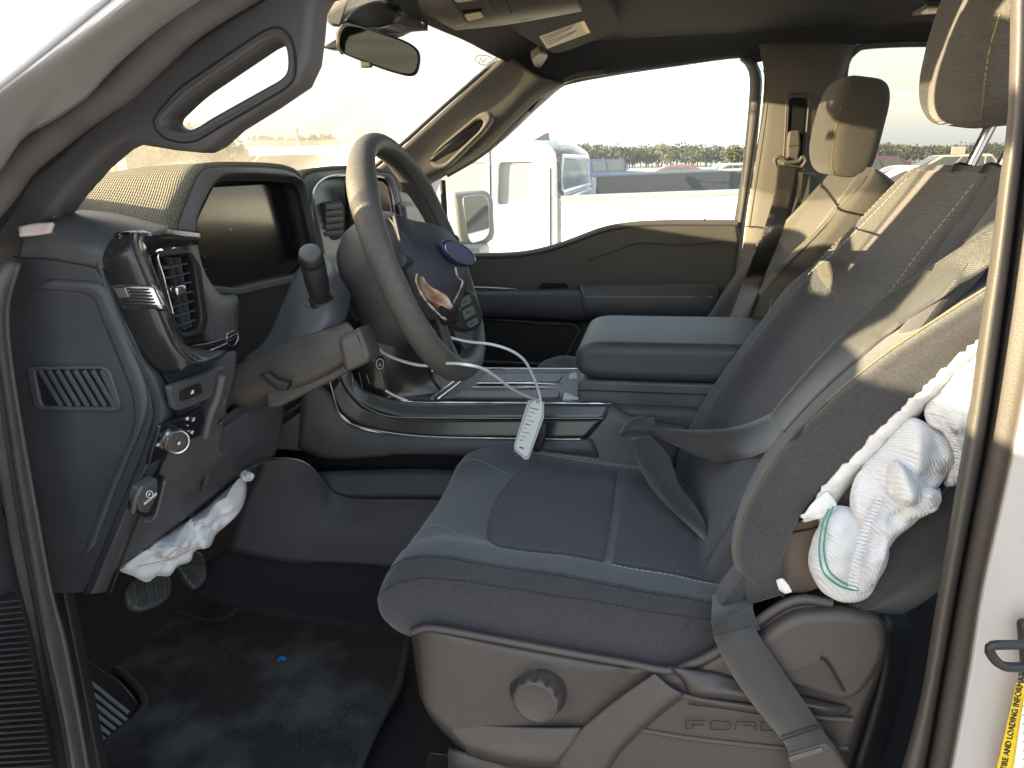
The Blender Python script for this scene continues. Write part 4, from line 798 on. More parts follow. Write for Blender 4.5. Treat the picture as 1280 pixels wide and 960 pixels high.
for k in range(5):
    y=258+k*8.4; a=cfp(407,y+1,.026)[0]; b=cfp(428,y-1,.026)[0]; tube('vent_slat',[a,b],.003,M_plas2,cv,n=2,k=6,squash=(.6,1.8))
plate('centre_screen',[[cfp(x,y,.018)[0] for x,y in rnd([(436,228),(478,226),(486,236),(490,300),(440,330)],4)]],cn,.012,.002,M_scr,db)
for k in range(4): tube('bright_strip',[cfp(474+k*5,232+k*3,.014)[0],cfp(482+k*4,262+k*4,.016)[0],cfp(490+k*2.5,300+k*5,.016)[0]],.0022,M_silver if k%2 else M_chrome,db,n=10,k=6)
loft('passenger_fascia',[[(492,234,1.80),(512,244,2.0),(542,262,2.40)],[(500,252,1.80),(516,254,2.0),(546,270,2.38)],[(506,262,1.78),(522,266,1.98),(548,276,2.36)],[(510,300,1.78),(530,300,2.0),(556,298,2.36)],[(520,360,1.80),(545,360,2.0),(570,350,2.36)],[(540,410,1.85),(560,420,2.05),(590,440,2.36)]],M_plas2,db,nu=20,nv=5,thick=.008)
loft('passenger_gloss_strip',[[(500,255,1.77),(515,256,1.96),(530,262,2.18)],[(504,274,1.765),(520,275,1.955),(534,278,2.18)]],mat('grey_green_gloss',(.12,.14,.13),.25,coat=.4),db,nu=10,nv=3,thick=.006)
plate('dash_vent',[[P(x,y,2.2) for x,y in rnd([(498,236),(520,234),(524,244),(504,248)],4)]],Vector((.6,-1,0)),.01,.002,M_black,db)
# lower centre stack (switches by the column)
M_stack=mat('stack_gloss',(.022,.020,.019),.22,coat=.4)
loft('centre_stack',[[(440,420,1.42),(480,418,1.44),(540,416,1.5)],[(436,470,1.44),(480,468,1.44),(540,466,1.5)],[(440,500,1.44),(478,496,1.44),(560,494,1.5)],[(470,512,1.44),(500,506,1.44),(570,500,1.5)]],M_stack,db,nu=20,nv=4,thick=.01)
loft('stack_side',[[(395,500,1.40),(400,460,1.40),(404,420,1.40)],[(420,508,1.40),(420,462,1.40),(424,420,1.40)],[(440,512,1.42),(440,464,1.42),(442,420,1.42)]],M_plas,db,nu=20,nv=4,thick=.01)
stb=lathe('start_button',P(475,455,1.43),Vector((.3,-1,.1)),[(0,.011),(.004,.0115),(.006,.010)],M_black,db,k=24)
tube('button_ring',[P(475+4.6*math.cos(a),455+6.5*math.sin(a),1.420) for a in[2*math.pi*i/20 for i in range(20)]],.0009,M_white,stb,closed=True,n=None,k=5)
text('button_letters','A',P(473,458,1.4195),(.95,.1,0),(0,0,1),.010,M_white,stb)
for x0,y0,x1,y1 in[(438,464,444,492),(449,466,453,484),(458,468,462,480),(476,464,480,484)]: tube('stack_divider',[P(x0,y0,1.428),P(x1,y1,1.428)],.0011,M_silver,db,n=3,k=5)
# ================================================================== STEERING COLUMN + WHEEL
sw=thing('steering_wheel','worn grey-brown steering wheel with torn airbag cover and blue oval badge','steering wheel',(-.55,1.19,1.3))
Wn=Vector((.93,.05,.36)).normalized(); Wu=Vector((-.36,0,.93)); Wu=(Wu-Wn*Wu.dot(Wn)).normalized(); Wr=Wu.cross(Wn).normalized()  # Wr: toward the far side
if Wr.y<0: Wr=-Wr
Wc=Vector((-.372,1.19,1.474)); RW=.192
def W(a,b,c=0): return Wc+Wr*a+Wu*b+Wn*c
def rimdata():
    rows=[];N=96;K=16
    for i in range(N):
        a=2*math.pi*i/N; ca,sa=math.cos(a),math.sin(a); rr=RW*(1-.035*max(0,-sa)**6)
        th=.0165+.0022*math.exp(-((a-.7)/.25)**2)+.0022*math.exp(-((a-2.44)/.25)**2)+.0018*max(0,-sa)**3
        c=W(rr*ca,rr*sa); er=(Wr*ca+Wu*sa)
        rows.append([c+er*th*math.cos(2*math.pi*j/K)+Wn*th*1.22*math.sin(2*math.pi*j/K) for j in range(K)])
    return grid(rows,True,True)
v,f=rimdata(); rim=mesh('rim',v,f,M_wheel,sw,ang=80)
tube('rim_seam',[W((RW-.0172)*math.cos(a),(RW-.0172)*math.sin(a),.004) for a in[2*math.pi*i/80 for i in range(80)]],.0011,M_seam,rim,closed=True,n=None,k=5)
tube('rim_scratch',[W(-.150,-.105,.017),W(-.125,-.135,.0185),W(-.10,-.155,.019)],.0007,M_pfar,rim,n=10,k=4)
# back cover of the hub (large rounded bowl)
def bowl(nm,prof,m,par): 
    rows=[]
    for h,rx,ry,dy in prof: rows.append([W(rx*math.cos(a)*abs(math.cos(a))**-.25 if abs(math.cos(a))>1e-6 else 0, dy+ry*math.sin(a),-h) for a in[2*math.pi*i/40 for i in range(40)]])
    v,f=grid(rows,True,caps=True); return mesh(nm,v,f,m,par,ang=50)
M_cov=mat('column_cover_plastic',(.045,.045,.045),.5,bump=[('noise',800,.25)],var=.05,dirt=(8,.5,.1,DUST))
bowl('hub_back_cover',[(.012,.075,.085,-.005),(.03,.092,.102,-.008),(.06,.098,.108,-.01),(.095,.09,.10,-.012),(.115,.075,.085,-.015)],M_cov,sw)
# spokes
def spoke(nm,pts,wd,m): 
    return tube(nm,[W(*p) for p in pts],lambda t:wd*(1-.25*math.sin(t*math.pi)),m,sw,n=14,k=12,squash=(1,.5))
spoke('spoke',[(-.06,.0,.0),(-.12,.012,-.004),(-.178,.02,0)],.03,M_navy); spoke('spoke',[(.06,.0,.0),(.12,.012,-.004),(.178,.02,0)],.03,M_navy)
spoke('spoke',[(-.025,-.06,-.0),(-.04,-.12,-.004),(-.06,-.172,0)],.02,M_cov); spoke('spoke',[(.025,-.06,-.0),(.04,-.12,-.004),(.06,-.172,0)],.02,M_cov)
# airbag cover, split: upper leaf swings out toward the driver
def leaf(nm,uv,rows_,m,par,th=.004): 
    return loft(nm,[[W(*p) for p in r] for r in rows_],m,par,nu=26,nv=6,thick=th)
cv1=loft('airbag_cover',[[(494,268,1.10),(500,300,1.08),(508,340,1.07),(520,375,1.08),(536,402,1.10)],[(506,272,1.12),(516,305,1.09),(524,340,1.08),(534,372,1.08),(548,398,1.10)],[(519,276,1.16),(540,310,1.12),(552,345,1.11),(556,372,1.11),(562,392,1.13)],[(545,281,1.22),(566,312,1.18),(574,340,1.17),(572,368,1.17),(568,388,1.17)],[(563,290,1.26),(580,315,1.24),(585,340,1.23),(580,368,1.22),(572,392,1.20)]],M_navy,sw,nu=30,nv=6,thick=.006)
leaf('hub_lower_shell',0,[[(-.066,-.05,.0),(0,-.052,.004),(.066,-.05,0)],[(-.068,-.075,.012),(0,-.08,.026),(.068,-.075,.012)],[(-.05,-.105,.004),(0,-.112,.012),(.05,-.105,.004)]],M_black,sw)
leaf('left_cheek',0,[[(-.06,.082,-.02),(-.085,.04,-.02),(-.09,-.02,-.02),(-.07,-.07,-.02)],[(-.09,.076,.0),(-.105,.04,.018),(-.10,-.02,.024),(-.075,-.07,.014)]],M_navy,sw)
# torn opening with orange paper and foil
mat('torn_tan_foil',(.42,.36,.32),.6,var=.3,varscale=90)
tr=loft('torn_paper',[[(519,346,1.07),(523,358,1.07),(530,372,1.068),(544,384,1.068),(554,392,1.075)],[(527,346,1.055),(536,358,1.048),(548,365,1.048),(559,372,1.058),(566,384,1.068)]],M_copper,sw,nu=16,nv=4,thick=.002)
tube('tear_edge',[(521,342,1.064),(520,352,1.06),(526,366,1.055),(536,380,1.055),(550,394,1.065),(558,400,1.08)],lambda t:.0016+.0007*math.sin(t*23)+.0005*math.sin(t*61),MATS['torn_tan_foil'],sw,n=30,k=6)
tube('tear_edge',[(569,334,1.15),(572,346,1.15),(578,352,1.155),(574,364,1.15),(569,374,1.15),(564,384,1.15)],lambda t:.0014+.0006*math.sin(t*19)+.0004*math.sin(t*53),MATS['torn_tan_foil'],sw,n=30,k=6)
loft('tear_void',[[(548,384,1.062),(556,380,1.07)],[(554,396,1.06),(562,388,1.07)]],M_void,sw,nu=6,nv=3,thick=.002)
ba,bb=P(546,307,1.125),P(588,327,1.195); bex=(bb-ba).normalized(); bnn=Vector((.75,-.62,.25)); bnn=(bnn-bex*bnn.dot(bex)).normalized(); bey=bnn.cross(bex); bl=(bb-ba).length/2; bc=(ba+bb)/2+bnn*.012
bg=plate('oval_badge',[disc(bc,bl,bl*.42,bex,bey)],bnn,.012,.004,M_blue,sw); tube('badge_rim',disc(bc+bnn*.0008,bl*.9,bl*.34,bex,bey),.0009,M_silver,bg,closed=True,n=None,k=5)
# button pods on the spokes
for sgn in(1,):
    o=[(sgn*.088,.004),(sgn*.135,.010),(sgn*.138,-.040),(sgn*.110,-.062),(sgn*.088,-.050)]
    if sgn<0: o=o[::-1]
    pdn=plate('button_pod',[[W(a,b,.030) for a,b in [tuple(q) for q in rnd(o,.012,4)]]],(Wn+Wr*sgn*.1).normalized() if 0 else Wn,.03,.008,M_black,sw)
    for bx,by,bw,bh in[(.098,-.010,.022,.014),(.122,-.010,.018,.014),(.098,-.030,.022,.016),(.122,-.030,.018,.016)]:
        plate('button',[[W(sgn*bx-bw/2,by-bh/2,.034),W(sgn*bx+bw/2,by-bh/2,.034),W(sgn*bx+bw/2,by+bh/2,.034),W(sgn*bx-bw/2,by+bh/2,.034)]],Wn,.006,.002,M_plas2,pdn)
        tube('button_mark',[W(sgn*bx-.004,by,.0345),W(sgn*bx+.004,by,.0345)],.0006,M_white,pdn,n=2,k=4)
pq=P(585,390,1.245); PD=lambda x,y,d=0:PN(x,y,pq+bnn*d,bnn)
pd2=plate('button_pod',[[PD(x,y) for x,y in rnd([(570,372),(590,362),(597,368),(606,394),(603,408),(582,417),(568,412),(562,402)],5)]],bnn,.03,.008,M_black,sw)
for q in[[(574,374),(587,368),(590,378),(577,385)],[(578,388),(591,381),(595,392),(582,400)],[(571,378),(573,376),(577,388),(575,390)],[(584,403),(596,396),(599,404),(588,411)]]:
    plate('button',[[PD(x,y,.003) for x,y in rnd(q,1.2)]],bnn,.005,.0012,mat('button_grey_green',(.09,.105,.10),.4) if 'button_grey_green' not in MATS else MATS['button_grey_green'],pd2)
for a,b in[((579,379),(584,376)),((583,392),(589,389)),((588,406),(594,402))]: tube('button_mark',[PD(*a,.0042),PD(*b,.0042)],.0007,M_black,pd2,n=2,k=4)
co=thing('steering_column','slate steering column shroud with thick turn signal stalk','steering column',(-.65,1.19,1.2))
loft('upper_shroud',[[(300,452,1.02),(332,424,1.04),(352,380,1.06),(374,335,1.12),(400,318,1.2)],[(308,458,1.0),(345,430,1.02),(372,392,1.02),(395,352,1.05),(414,330,1.1)],[(318,462,1.0),(356,438,1.0),(396,412,1.0),(412,380,1.02),(430,352,1.08)],[(326,468,1.01),(366,446,1.01),(404,424,1.01),(430,404,1.03),(440,370,1.08)]],M_plas2,co,nu=34,nv=6,thick=.008)
loft('upper_shroud',[[(374,335,1.12),(400,318,1.2),(430,320,1.3)],[(395,352,1.05),(414,340,1.12),(440,350,1.26)],[(412,380,1.02),(430,366,1.08),(450,400,1.2)]],M_plas2,co,nu=20,nv=4,thick=.008)
M_low=mat('lower_shroud_plastic',(.062,.055,.050),.45,bump=[('noise',800,.25)],var=.05,dirt=(8,.5,.1,DUST))
loft('lower_shroud',[[(290,458,1.0),(330,442,1.0),(362,426,1.0),(404,412,1.0),(434,402,1.02)],[(290,470,.99),(334,454,.99),(372,438,.99),(412,420,.99),(440,408,1.0)],[(286,496,.99),(330,480,.985),(378,462,.985),(424,442,.985),(446,420,.99)],[(284,518,1.02),(335,500,1.01),(386,480,1.0),(430,456,1.0),(448,432,1.0)],[(288,526,1.1),(340,508,1.1),(390,486,1.1),(432,462,1.1),(450,438,1.1)]],M_low,co,nu=34,nv=5,thick=.008)
tl=plate('tilt_lever_block',[[P(x,y,.975) for x,y in rnd([(421,424),(448,409),(463,446),(460,454),(436,465),(430,462)],5)]],Vector((.1,-1,.1)),.06,.008,M_low,co)
plate('shroud_underside',[[P(x,y,1.0) for x,y in rnd([(330,486),(420,440),(434,466),(420,474),(352,508),(336,510)],5)]],Vector((.1,-1,.1)),.06,.008,M_low,co)
# stalk
sb=P(402,378,1.03); st_=P(389,322,.965); sd_=(st_-sb).normalized()
lathe('stalk_boot',sb-sd_*.01,sd_,[(0,.016),(.006,.019),(.016,.018),(.022,.013)],M_black,co,k=24)
sk=lathe('signal_stalk',sb,sd_,[(0,.010),(.02,.0135),(.03,.0155),(.045,.0165),((st_-sb).length-.012,.0168),((st_-sb).length-.010,.0155),((st_-sb).length-.008,.0168),((st_-sb).length+.006,.0162),((st_-sb).length+.010,.0135),((st_-sb).length+.011,.012)],M_black,co,k=28)
lathe('stalk_cap',st_+sd_*.0085,sd_,[(0,.0145),(.0035,.014),(.0045,.012)],M_plas2,sk,k=24)
plate('stalk_collar',[[P(x,y,1.02) for x,y in rnd([(382,384),(394,360),(412,372),(414,388),(400,392)],5)]],Vector((.3,-1,.4)),.02,.005,M_plas2,co)
# ================================================================== CENTRE CONSOLE
cc=thing('center_console','dark center console with bright-edged cup holders and wide padded armrest','console',(-.2,1.58,.65))
# side below the rail and the lower side panel by the footwell
loft('console_deck',[[(440,494,1.45),(560,499,1.45),(700,500,1.45),(780,503,1.45)],[(520,478,1.6),(600,474,1.6),(720,474,1.6),(800,474,1.6)],[(545,460,1.74),(620,459,1.74),(720,460,1.74),(820,460,1.74)]],M_plas2,cc,nu=20,thick=.02)
loft('side_trim_upper',[[(432,455,1.40),(452,484,1.415),(480,496,1.42),(520,503,1.425),(640,504,1.43),(764,505,1.43)],[(424,470,1.39),(444,500,1.40),(474,514,1.405),(520,522,1.41),(640,523,1.415),(756,523,1.415)]],M_gunm:=mat('gunmetal_trim',(.075,.082,.082),.3,metal=.3,coat=.2),cc,nu=40,thick=.008)
loft('side_trim_lower',[[(424,470,1.392),(444,500,1.402),(474,514,1.407),(520,522,1.412),(640,523,1.417),(756,523,1.417)],[(411,488,1.383),(427,518,1.39),(456,536,1.396),(520,546,1.402),(640,550,1.408),(732,550,1.408)]],M_glossb,cc,nu=40,thick=.008)
tube('bright_edge',[(480,488,1.418),(495,498,1.418),(520,502.5,1.42),(640,503.5,1.426),(764,504.5,1.426)],.0016,M_chrome,cc,n=40,k=6)
tube('bright_edge',[(410,470,1.38),(416,490,1.38),(424,516,1.385),(440,530,1.39),(480,540,1.395),(540,546,1.40),(640,548,1.405),(726,549,1.405)],.0017,M_silver,cc,n=40,k=6)
tube('bright_edge',[(440,466,1.40),(442,486,1.40),(450,504,1.40),(480,519,1.405),(520,522,1.41),(640,523,1.415),(754,523,1.413)],.0010,M_dull,cc,n=40,k=6)
loft('side_skirt',[[(380,470,1.36),(412,490,1.38),(424,517,1.385),(442,532,1.39),(490,543,1.395),(640,549,1.405),(740,549,1.405)],[(375,520,1.36),(405,540,1.37),(430,552,1.38),(460,556,1.385),(500,558,1.39),(640,562,1.40),(745,564,1.40)],[(372,560,1.37),(400,572,1.38),(430,574,1.385),(470,571,1.39),(520,568,1.395),(640,572,1.41),(750,574,1.41)]],M_plas,cc,nu=40,nv=4,thick=.008)
# dark gap then the carpeted lower side
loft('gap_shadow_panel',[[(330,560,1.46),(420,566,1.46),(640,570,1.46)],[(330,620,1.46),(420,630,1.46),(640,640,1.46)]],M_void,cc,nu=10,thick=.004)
lw=[(322,576,1.30),(350,573,1.32),(376,576,1.34),(396,590,1.36),(414,612,1.375),(440,622,1.38),(490,623,1.385),(560,624,1.39),(640,626,1.39)]
M_lows=mat('lower_side_plastic',(.040,.038,.045),.6,bump=[('noise',700,.25)],var=.06)
loft('lower_side_panel',[[(p[0],p[1]-1,p[2]+.05) for p in lw],lw,[(p[0]+2,p[1]+12,p[2]-.008) for p in lw],[(300,640,1.28),(360,660,1.31),(430,668,1.34),(520,672,1.36),(640,676,1.37)],[(285,690,1.27),(360,704,1.30),(430,708,1.33),(520,712,1.35),(640,716,1.36)]],M_lows,cc,nu=40,nv=5,thick=.008)
loft('ledge_tray',[[(396,590,1.40),(440,588,1.42),(520,586,1.43),(600,590,1.43)],[(412,614,1.38),(440,622,1.39),(520,622,1.40),(600,624,1.40)]],M_plas,cc,nu=16,thick=.005)
loft('tunnel_carpet',[[(280,686,1.275),(360,700,1.305),(520,708,1.355),(640,712,1.365)],[(250,712,1.24),(340,735,1.27),(480,748,1.31),(640,760,1.33)],[(240,740,1.20),(330,765,1.22),(480,790,1.25),(640,810,1.27)]],M_carp,cc,nu=24,nv=4,thick=.01)
# cup holder bay with bright frame
Zc=1.168
cz=lambda x,y,d=0:PZ(x,y,Zc+d)
tube('bay_frame',[cz(540,498),cz(565,479),cz(586,462)],.0035,M_silver,cc,n=6,k=6); tube('bay_frame',[cz(547,499),cz(572,480),cz(590,464)],.002,M_chrome,cc,n=6,k=6)
tube('bay_frame',[cz(590,461),cz(650,461),cz(722,461)],.0028,M_chrome,cc,n=6,k=6)
tube('bay_frame',[cz(596,479),cz(650,479),cz(704,480)],.0024,M_chrome,cc,n=6,k=6); tube('bay_frame',[cz(590,484),cz(650,484),cz(702,485)],.002,M_silver,cc,n=6,k=6)
plate('bay_side_rail',[[cz(*q) for q in rnd([(702,500),(712,466),(722,464),(728,500)],2)]],(0,0,1),.012,.003,mat('rail_satin',(.20,.24,.24),.35,metal=.4),cc)
plate('cup_bay_floor',[[cz(x,y,-.004) for x,y in[(555,498),(594,465),(708,466),(700,499)]]],(0,0,1),.004,.001,M_black,cc)
plate('cup_bay_insert',[[cz(x,y,.002) for x,y in rnd([(566,496),(578,488),(700,488),(698,497)],2)]],(0,0,1),.006,.002,M_plas2,cc)
plate('cup_bay_insert',[[cz(x,y,.002) for x,y in rnd([(598,477),(606,467),(696,467),(704,469),(699,477)],2)]],(0,0,1),.006,.002,M_plas2,cc)
# armrest: thick padded lid over a box
def armsec(xs,top,bot):
    pass
M_arm=mat('armrest_vinyl',(.046,.052,.056),.5,bump=[('noise',700,.3)],var=.05,varscale=9)
x0,x1=-.152,.36; y0,y1=1.445,1.735; zt,zl=1.283,1.212
prof=rnd([(x0-.004,zl),(x0-.004,zt+.004),(x1,zt+.006),(x1,zl)],.058,8)
lid=plate('armrest_lid',[[Vector((x,y0-.004,z)) for x,z in prof]],(0,-1,0),y1-y0+.008,.020,M_arm,cc,res=5)
tube('lid_stitching',[Vector((x0+.07,y0-.0005,zt-.008)),Vector((.0,y0-.0010,zt-.007)),Vector((x1,y0-.0010,zt-.006))],.0009,M_seam,lid,n=30,k=5)
rows=[]
bxs=[(-.150,1.212),(-.148,1.13),(-.12,1.085),(.02,1.06),(.3,1.05)]
pts=rnd([(x0+.001,zl-.002),(x0+.002,1.165),(x0+.03,1.135),(.36,1.10),(.36,zl-.002)],.012,4)
plate('armrest_box',[[Vector((x,y0+.004,z)) for x,z in pts]],(0,-1,0),y1-y0-.008,.006,M_plas2,cc)
tube('box_seam',[Vector((x0+.002,y0+.001,1.190)),Vector((.36,y0+.001,1.190))],.0012,M_seam,cc,n=3,k=5)
loft('console_rear_slope',[[(764,506,1.425),(790,520,1.42),(860,535,1.42)],[(730,549,1.412),(760,570,1.41),(840,600,1.41)],[(700,575,1.40),(760,600,1.40),(860,640,1.40)]],M_plas2,cc,nu=14,thick=.008)
loft('console_body_side',[[Vector((-.09,1.440,1.165)),Vector((.36,1.44,1.165))],[Vector((-.11,1.43,1.06)),Vector((.36,1.43,1.06))],[Vector((-.11,1.43,.70)),Vector((.36,1.43,.70))]],M_plas,cc,nu=10,thick=.01)
plate('rear_duct',[[P(x,y,1.45) for x,y in[(740,508),(800,506),(884,506),(884,540),(760,530)]]],(0,-1,0),.01,.003,M_plas2,cc)
# ================================================================== SEATS
def surf_fn(ctrl,stations):
    """ctrl: closed list of (dy,dn); stations: (origin, scale_y, scale_n, bolster) -> S(u,v)"""
    rows=[]
    for o,ay,an,sy,sn,bf,wf in stations:
        rows.append([o+ay*(dy*sy)+an*((dn if dn<=0 else dn*bf)*sn+wf) for dy,dn in ctrl])
    n=len(ctrl)
    def S(u,v): 
        u=max(0,min(len(rows)-1.0001,u)); cols=[]
        i=int(u); idx=[max(0,i-1),i,min(i+1,len(rows)-1),min(i+2,len(rows)-1)]
        q=[cre(rows[k],v,True) for k in idx]
        if i==0: q[0]=q[1]*2-q[2]
        if i+2>len(rows)-1: q[3]=q[2]*2-q[1]
        return cr1(*q,u-i)
    return S,len(rows)
def smesh(name,S,nu_,n,mats,parent,su=5,sv=4,mf=None,caps=True,vr=None,wr=None):
    U=[i/su for i in range((nu_-1)*su+1)]; U[-1]=nu_-1.001; Vv=[i/sv for i in range(n*sv)]
    rows=[[S(u,v)+(wr(u,v) if wr else Vector()) for v in Vv] for u in U]
    vs_,fs=grid(rows,True,caps=caps); m=len(Vv)
    mi=None
    if mf: mi=[mf((k//m)/su,(k%m)/sv) if k<(len(U)-1)*m else 0 for k in range(len(fs))]
    return mesh(name,vs_,fs,mats,parent,ang=75,mi=mi)
def nrm(S,u,v,e=.03):
    a=S(u+e,v)-S(u-e,v); b=S(u,v+e)-S(u,v-e); return a.cross(b).normalized()
def sn_(S,u,v,ref): n=nrm(S,u,v); return n if n.dot(ref)>0 else -n
def seam(name,S,path,m,parent,r=.0012,off=.0005,ref=Vector((0,0,1)),n=60,k=5):
    pts=resample([Vector((a,b,0)) for a,b in path],n); return tube(name,[S(p.x,p.y)+sn_(S,p.x,p.y,ref)*off for p in pts],r,m,parent,k=k,n=None)
def stitches(name,S,path,m,parent,r=.0007,off=.0012,ref=Vector((0,0,1)),step=.008,duty=.6):
    pts=resample([Vector((a,b,0)) for a,b in path],160); W_=[S(p.x,p.y)+sn_(S,p.x,p.y,ref)*off for p in pts]
    L=sum((a-b).length for a,b in zip(W_,W_[1:])); n=max(2,int(L/step)); W_=resample(W_,n*3+1); D=[]
    for i in range(n): D.append(tube_data([W_[3*i],W_[3*i+2] if duty>.5 else W_[3*i+1]],r,4))
    return multi(name,D,m,parent,'stuff')
def patch(name,S,u0,u1,v0,v1,m,parent,off=.003,ref=Vector((0,0,1)),nu=24,nv=24,rc=.25,vcurve=None):
    """sewn panel lying proud of the cover, its border tucked in"""
    rows=[]
    for j in range(nv+1):
        b=j/nv; row=[]
        for i in range(nu+1):
            a=i/nu; u=u0+(u1-u0)*a; v=v0+(v1-v0)*b
            if vcurve: u+=vcurve(a,b)
            e=min(min(a,1-a)*nu/1.5,min(b,1-b)*nv/1.5,1); o=off*(math.sin(e*math.pi/2))-.0025*(1-e)
            row.append(S(u,v)+sn_(S,u,v,ref)*o)
        rows.append(row)
    vs_,fs=grid(rows); return mesh(name,vs_,fs,m,parent,thick=.003,ang=70)
M_tfab=mat('dark_taupe_fabric',(.050,.046,.040),.93,sheen=.2,bump=[('noise',600,.4)],var=.1,varscale=200)
CUSH=[(-.22,-.125),(-.255,-.112),(-.272,-.07),(-.268,-.02),(-.240,.008),(-.19,.014),(-.13,-.004),(0,-.010),(.13,-.004),(.19,.014),(.240,.008),(.268,-.02),(.272,-.07),(.255,-.112),(.22,-.125),(0,-.13)]
def make_seat(yc,dx,dz,label,torn,upl=(.30,.545),pass_=False):
    t=thing('car_seat',label,'car seat',(dx,yc,.62))
    Y=Vector((0,1,0)); Z=Vector((0,0,1))
    # cushion (front to back)
    xf=-.392+dx; st=[]
    for x,sy,sn,drop in((0,.90,.22,.052),(.006,.935,.50,.040),(.022,.965,.76,.020),(.052,.985,.94,.006),(.10,1,1,0),(.22,1,1,0),(.34,1,1,0),(.44,1,1,0),(.50,.99,.95,.002),(.53,.97,.8,.01)):
        zt_=1.066+dz-.105*max(0,x-.12)-drop
        st.append((Vector((xf+x,yc,zt_)),Y,Z,sy,sn,1,0))
    S,n=surf_fn(CUSH,st)
    def wr(u,v):
        p=S0(u,v); return Vector((0,0,.0045*noise.noise(p*11)+.0020*noise.noise(p*30))) if 2<v<13 else Vector()
    S0=S; Sx=lambda u,v:S0(u,v)+wr(u,v)
    cu=smesh('cushion',S,n,len(CUSH),[M_fab2,M_fab],t,mf=lambda u,v:1 if (v<4.1 or v>10.9) else 0,wr=wr); S=Sx
    ins=patch('cushion_insert',S,4.55,5.9,5.15,8.85,M_ins,cu,vcurve=lambda a,b:(1-a)*(-.42*math.sin(b*math.pi)+.1),off=.0055,nu=30,nv=30)
    ins2=patch('cushion_insert',S,5.95,8.2,5.15,8.85,M_ins,cu,off=.0055,nu=24,nv=30)
    for v in(4.12,10.88): seam('crest_seam',S,[(.8,v),(3,v),(6,v),(8.6,v)],M_seam,cu,r=.0007,off=0)
    seam('front_seam',S,[(.5,3.0),(1.6,3.1),(4,3.35),(7,3.5),(8.8,3.5)],M_seam,cu,r=.0007,off=0,ref=-Y)
    stitches('cushion_stitching',S,[(4.3,8.75),(4.55,9.0),(5,9.1),(7,9.05),(8.4,9.0)],M_gst,cu); stitches('cushion_stitching',S,[(4.2,8.9),(4.5,9.2),(5,9.3),(7,9.25),(8.4,9.2)],M_gst,cu)
    stitches('cushion_stitching',S,[(6.0,5.05),(7,5.0),(8.2,4.95)],M_gst,cu,r=.0006); stitches('front_stitching',S,[(1.4,5.9),(2.4,6.3),(3.6,6.1),(4.5,5.6)],M_gst,cu,r=.0006,step=.006); stitches('front_stitching',S,[(1.2,8.9),(2.6,8.7),(3.6,8.3),(4.3,7.9)],M_gst,cu,r=.0006,step=.006)
    # backrest
    bx=-.040 if torn else -.03; B=Vector((.13+dx+bx,yc,1.045+dz)); T=Vector((.440+dx+bx,yc,1.605+dz)); d=(T-B).normalized(); nf=Vector((-d.z,0,d.x))
    if torn: back=[(-.205,-.165),(-.262,-.150),(-.268,-.108),(-.18,-.092),(-.16,-.05),(-.19,-.010),(-.262,-.004)]
    else: back=[(-.205,-.105),(-.245,-.10),(-.262,-.085),(-.268,-.06),(-.270,-.045),(-.270,-.025),(-.266,-.006)]
    back+=([(-.235,-.035),(-.215,-.022),(-.185,-.008),(-.125,.004)] if torn else [(-.258,.030),(-.225,.058),(-.172,.050),(-.125,.012)])+[(0,.0),(.125,.012),(.172,.050),(.225,.058),(.258,.030),(.266,-.006),(.268,-.05),(.245,-.10),(.205,-.115),(0,-.12)]
    st=[]
    for s,sy,sn,bf in((-.04,.93,.8,.7),(.0,.97,1,.9),(.12,1,1,1.05),(.28,1.0,1,1.1),(.44,.985,1,1.0),(.60,.975,1,.8),(.74,.94,1,.45),(.86,.90,.97,.22),(.94,.86,.88,.12),(.985,.78,.64,.1),(1.005,.66,.35,.1)):
        L_=(T-B).length; o=B+d*(s*L_)+nf*(.010*math.sin(max(0,s)*math.pi)); st.append((o,Y,nf,sy,sn,bf,0))
    Sb,nb=surf_fn(back,st)
    def wb_(u,v):
        p=Sb(u,v); return nf*(.0045*noise.noise(p*10)+.002*noise.noise(p*30)) if 7<v<17 else Vector()
    def mfb(u,v):
        if torn and 2.6<v<5.9 and u<7.2: return 1
        return 1 if (v<9.3 or v>13.7) else 0
    bk=smesh('backrest',Sb,nb,len(back),[M_ins,M_fab if not pass_ else M_tfab,M_brown],t,mf=mfb,wr=wb_)
    ref=nf
    up=patch('upper_panel',Sb,5.1,9.2,9.6,13.4,M_mesh if not pass_ else M_taup,bk,off=.005,ref=ref,nu=26,nv=30,vcurve=lambda a,b:(1-a)*.35*abs(b-.5)*2)
    lo=patch('lower_panel',Sb,.8,5.0,9.8,13.2,M_ins,bk,off=.005,ref=ref,nu=26,nv=30,vcurve=lambda a,b:a*.35*abs(b-.5)*2)
    for v,sg in(((15.3,1),) if torn else ((7.7,-1),(15.3,1))):
        seam('bolster_seam',Sb,[(.6,v),(3,v),(5.5,v),(8.6,v+.3*(-sg))],M_seam,bk,ref=ref+Y*sg)
    for v in((14.55,) if torn else (8.45,14.55)): stitches('bolster_stitching',Sb,[(.5,v),(3,v),(5.5,v),(7.5,v),(9.2,v+(.5 if v<11 else -.5))],M_yst,bk,ref=ref,r=.0009)
    for v in((14.25,) if torn else (8.75,14.25)): stitches('bolster_stitching',Sb,[(4.4,v+(1.0 if v<11 else -1.0)),(4.55,v+(.6 if v<11 else -.6)),(4.6,v)],M_yst,bk,ref=ref,r=.0009,off=.006)
    for v in(9.9,13.1): stitches('shoulder_stitching',Sb,[(5.3,v),(6.6,v+(.1 if v<11 else -.1)),(8.4,v)],M_gst,up,ref=ref,r=.0005,off=.0065)
    # headrest
    up_=.235 if torn else .185
